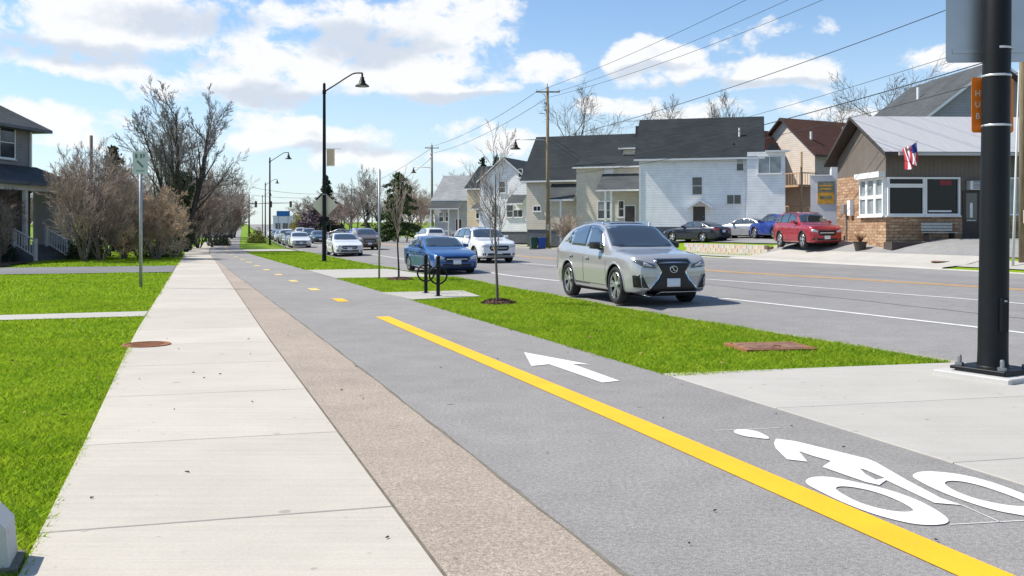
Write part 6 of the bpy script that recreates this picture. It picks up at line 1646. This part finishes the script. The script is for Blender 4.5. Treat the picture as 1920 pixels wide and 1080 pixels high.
P_silver = paint('warm_silver_paint', (0.40, 0.40, 0.40), .35, .22); P_blue = paint('bright_blue_paint', (0.016, 0.085, 0.27), .4); P_wht = paint('white_car_paint', (0.74, 0.75, 0.75), .0); P_brn = paint('bronze_paint', (0.22, 0.15, 0.11), .5)
P_sil2 = paint('pale_silver_paint', (0.52, 0.53, 0.54), .5); P_blk = paint('dark_navy_paint', (0.012, 0.016, 0.028), .3); P_red = paint('red_car_paint', (0.36, 0.015, 0.03), .35); P_cob = paint('cobalt_paint', (0.01, 0.045, 0.32), .4)
P_grey = paint('dark_grey_paint', (0.06, 0.065, 0.07), .4); P_teal = paint('teal_grey_paint', (0.06, 0.10, 0.11), .4)
TO_US = (-U.x, -U.y); AWAY = (U.x, U.y)
def rot2(v, a): c, s_ = math.cos(a), math.sin(a); return (v[0] * c - v[1] * s_, v[0] * s_ + v[1] * c)
GT = 'cars queued on the near side of the street'
def drive(label, kind, pnt, s, o, a=0, **kw):
    q = so_xy(s, o); dd = so_xy(s - 1, o) - q; return make_car(label, kind, pnt, (q.x, q.y), rot2((dd.x, dd.y), a), **kw)
drive('silver crossover with black hourglass grille beside the grassy verge', 'suv', P_silver, 20.35, 9.92, R(0), hi=True, hero=True)
drive('bright blue sedan behind the bike hitches', 'sedan', P_blue, 35.9, 9.35, R(2), hi=True)
drive('white SUV beside the bright blue sedan', 'tallsuv', P_wht, 43.6, 13.55, R(2), hi=True)
drive('white sedan beside the lamp post with the diamond sign', 'sedan', P_wht, 60.0, 9.35, group=GT)
drive('bronze SUV following beside the white sedan', 'tallsuv', P_brn, 73.0, 12.9, group=GT)
drive('small white sedan ahead of the far queue', 'sedan', P_wht, 87.5, 9.0, group=GT)
drive('teal grey sedan in the outer lane of the far queue', 'sedan', P_teal, 108, 12.4, group=GT)
drive('pale silver sedan second in the far kerbside queue', 'sedan', P_sil2, 99, 8.95, group=GT)
drive('white SUV third in the far kerbside queue', 'tallsuv', P_wht, 111, 8.95, group=GT)
drive('dark grey SUV in the outer lane behind the teal sedan', 'tallsuv', P_grey, 124, 12.4, group=GT)
drive('silver sedan fourth in the far kerbside queue', 'sedan', P_sil2, 126, 8.95, group=GT)
drive('white SUV in the outer lane towards the traffic lights', 'tallsuv', P_wht, 142, 12.4, group=GT)
drive('dark sedan fifth in the far kerbside queue', 'sedan', P_grey, 140, 8.95, group=GT)
drive('white sedan at the traffic lights', 'sedan', P_wht, 162, 9.0, group=GT)
q = ray(806, 81); make_car('white SUV driving away past the grey cottage', 'tallsuv', P_wht, (q.x, q.y), AWAY)
GP = 'cars parked by the houses across the street'
q = ray(1306, 64.5); make_car('dark navy sedan parked above the block retaining wall', 'sedan', P_blk, (q.x, q.y), (-.62, .78), group=GP)
q = ray(1397, 65.5); make_car('silver sedan parked against the white house', 'sedan', P_sil2, (q.x, q.y), (-.66, .75), group=GP)
q = ray(1456, 62); make_car('cobalt blue hatch parked behind the red SUV', 'suv', P_cob, (q.x, q.y), (-.22, .975), group=GP)
q = ray(1512, 50.5); make_car('red SUV parked beside the white shed', 'tallsuv', P_red, (q.x, q.y), (.16, -.985), group=GP)
q = ray(688, 128); make_car('blue parked SUV on the lawn corner by the far poles', 'tallsuv', P_cob, (q.x, q.y), (.9, -.3), group=GP)
q = ray(646, 150); make_car('dark parked car behind the diamond sign', 'sedan', P_grey, (q.x, q.y), (.9, -.3), group=GP)

for o in [k for k in col.objects if k.get('label', '').startswith('silver crossover')]: o.scale = (1.02, 1.03, 1.13)
for o in [k for k in col.objects if k.get('label', '').startswith('red SUV')]: o.scale = (.97, 1.02, 1.14)
# ------------------------------------------------------------------ grass blades over the nearer turf
def grass_mat():
    m_ = bpy.data.materials.new('grass_blades'); m_.use_nodes = True; t = m_.node_tree; g = NT(t); b = t.nodes['Principled BSDF']
    p = g.n('ShaderNodeNewGeometry').outputs['Position']
    n1 = g.noise(p, 1.1, 5, .65); n2 = g.noise(p, 5, 3); n3 = g.noise(p, 70, 1)
    c = g.mix(g.step(n1, .3, .7), (0.235, 0.395, 0.014, 1), (0.355, 0.495, 0.026, 1)); c = g.mix(g.step(n2, .45, .8, 0, .5), c, (0.50, 0.53, 0.05, 1)); c = g.mix(g.step(n3, .62, .7, 0, .5), c, (0.34, 0.36, 0.08, 1))
    t.links.new(c, b.inputs['Base Color']); b.inputs['Roughness'].default_value = .55; b.inputs['Specular IOR Level'].default_value = .25
    nn = g.n('ShaderNodeVectorMath', operation='MULTIPLY_ADD'); t.links.new(g.n('ShaderNodeNewGeometry').outputs['Normal'], nn.inputs[0]); nn.inputs[1].default_value = (.45, .45, .2); nn.inputs[2].default_value = (0, 0, 1)
    nv = g.n('ShaderNodeVectorMath', operation='NORMALIZE'); t.links.new(nn.outputs[0], nv.inputs[0]); 
    tr = g.n('ShaderNodeBsdfTranslucent'); t.links.new(c, tr.inputs[0]); mx = g.n('ShaderNodeMixShader'); mx.inputs[0].default_value = .5
    t.links.new(b.outputs[0], mx.inputs[1]); t.links.new(tr.outputs[0], mx.inputs[2]); t.links.new(mx.outputs[0], t.nodes['Material Output'].inputs['Surface'])
    return m_
M_grass = grass_mat()
def blades(name, label, regions, seed):
    rg = np.random.default_rng(seed); Vs = []
    for (s0, s1, fL, fR, dens, hgt, wid) in regions:
        m = max(abs(fL(s)) + abs(fR(s)) for s in (s0, s1)); oa = min(fL(s) for s in np.linspace(s0, s1, 12)); ob = max(fR(s) for s in np.linspace(s0, s1, 12))
        n_ = int((s1 - s0) * (ob - oa) * dens); S = rg.uniform(s0, s1, n_); O = rg.uniform(oa, ob, n_)
        sg = np.linspace(s0, s1, 60); l_ = np.interp(S, sg, [fL(q) for q in sg]); r_ = np.interp(S, sg, [fR(q) for q in sg])
        edge = rg.uniform(-.03, .03, n_); k = (O > l_ + edge) & (O < r_ + edge)
        for (a, b, c, d) in HOLES: k &= ~((S > a) & (S < b) & (O > c) & (O < d))
        for (hx0, hy0, rr0) in DISCS:
            X = U.x * S + N.x * O; Y = U.y * S + N.y * O; k &= np.hypot(X - hx0, Y - hy0) > rr0 * rg.uniform(.9, 1.1, n_)
        S, O = S[k], O[k]; n_ = len(S)
        X = U.x * S + N.x * O; Y = U.y * S + N.y * O; Z = np.full(n_, -.035)
        a = rg.uniform(0, 6.283, n_); h_ = hgt * rg.uniform(.5, 1.35, n_) * (.75 + .5 * (np.sin(X * 2.1) * np.sin(Y * 1.7) * .5 + .5)); w = wid * rg.uniform(.7, 1.3, n_); ln = rg.uniform(.2, 1.3, n_) * h_; b = rg.uniform(0, 6.283, n_)
        dx, dy = np.cos(a) * w, np.sin(a) * w; lx, ly = np.cos(b) * ln, np.sin(b) * ln
        P = np.stack([np.stack([X - dx, Y - dy, Z], 1), np.stack([X + dx, Y + dy, Z], 1), np.stack([X + dx * .7 + lx * .4, Y + dy * .7 + ly * .4, Z + h_ * .62], 1), np.stack([X + lx, Y + ly, Z + h_], 1), np.stack([X - dx * .7 + lx * .4, Y - dy * .7 + ly * .4, Z + h_ * .62], 1)], 1)
        Vs.append(P.reshape(-1, 3))
    V = np.concatenate(Vs); n_ = len(V) // 5; F = np.arange(5 * n_).reshape(n_, 5)
    o = link(name, np_mesh(name, V, F, M_grass)); tag(o, label, 'grass', None, 'stuff'); return o
wx, wy = flat(935, 568), flat(750, 525); vx = t_v = sum(g_, Vector()) / 4
DISCS = [(wx.x, wx.y, .36), (wy.x, wy.y, .42), (vx.x, vx.y, .42), (flat(275, 647).x, flat(275, 647).y, .3)]
pc = [xy_so(q.x, q.y) for q in c_]
HOLES = [(18.5, 19.6, -15, 0), (37.1, 43.7, -40, 0), (min(a for a, b in pc) + .25, max(a for a, b in pc) - .25, 4.0, max(b for a, b in pc) - .25)]
wr_ = lambda s: swl(s) + .03
blades('lawn_grass', 'short bright green grass of the lawn beside the sidewalk', [
    (4.6, 9, lambda s: -3.4, wr_, 6500, .045, .0035), (9, 15, lambda s: -4.6, wr_, 3800, .045, .005), (15, 24, lambda s: -7.5, wr_, 1700, .045, .008), (24, 37, lambda s: -12, wr_, 520, .055, .013), (43.8, 70, lambda s: -7, wr_, 200, .08, .022)], 1)
blades('verge_grass', 'short bright green grass of the verge between cycle path and kerb', [
    (9.0, 15, lambda s: pr(s) - .03, lambda s: ko(s) - .14, 3200, .05, .005), (15, 22, lambda s: pr(s) - .03, lambda s: ko(s) - .14, 2200, .05, .007), (22, 30.5, lambda s: pr(s) - .02, lambda s: ko(s) - .14, 1100, .055, .010), (37.5, 70, lambda s: pr(s), lambda s: ko(s) - .14, 260, .06, .02)], 2)
# small debris on the walk and path
rr = random.Random(9); mbd = MB()
for i in range(34):
    s_, o_ = rr.uniform(3.5, 16), rr.uniform(-.6, 4.8); q = so_xy(s_, o_); a = rr.uniform(0, 6.28); l_ = rr.uniform(.008, .03)
    mbd.tube([(q.x, q.y, .012), (q.x + math.cos(a) * l_, q.y + math.sin(a) * l_, .014)], [.006, .003], 4)
tag(mbd.build('leaf_litter', mat('dark_litter', (0.06, 0.05, 0.04), .9)), 'scattered dark crumbs on the sidewalk and cycle path', 'litter', None, 'stuff')
rg = np.random.default_rng(77); pts = []
for i in range(420):
    if i % 3: s_, o_ = rg.uniform(5, 36), rg.uniform(-6, -.85)
    else: s_, o_ = rg.uniform(9.5, 30), rg.uniform(5.1, 8.3)
    if 18.4 < s_ < 19.7: continue
    q = so_xy(s_, o_); pts.append((q.x, q.y, .02))
tag(link('fallen_leaves', leaf_cloud('fallen_leaves', pts, .022, mat('dry_leaf', (0.26, 0.17, 0.08), .9, .4, 9), 4, .006, 1, .25)), 'dry brown leaves scattered over the lawn and verge', 'leaves', None, 'stuff')
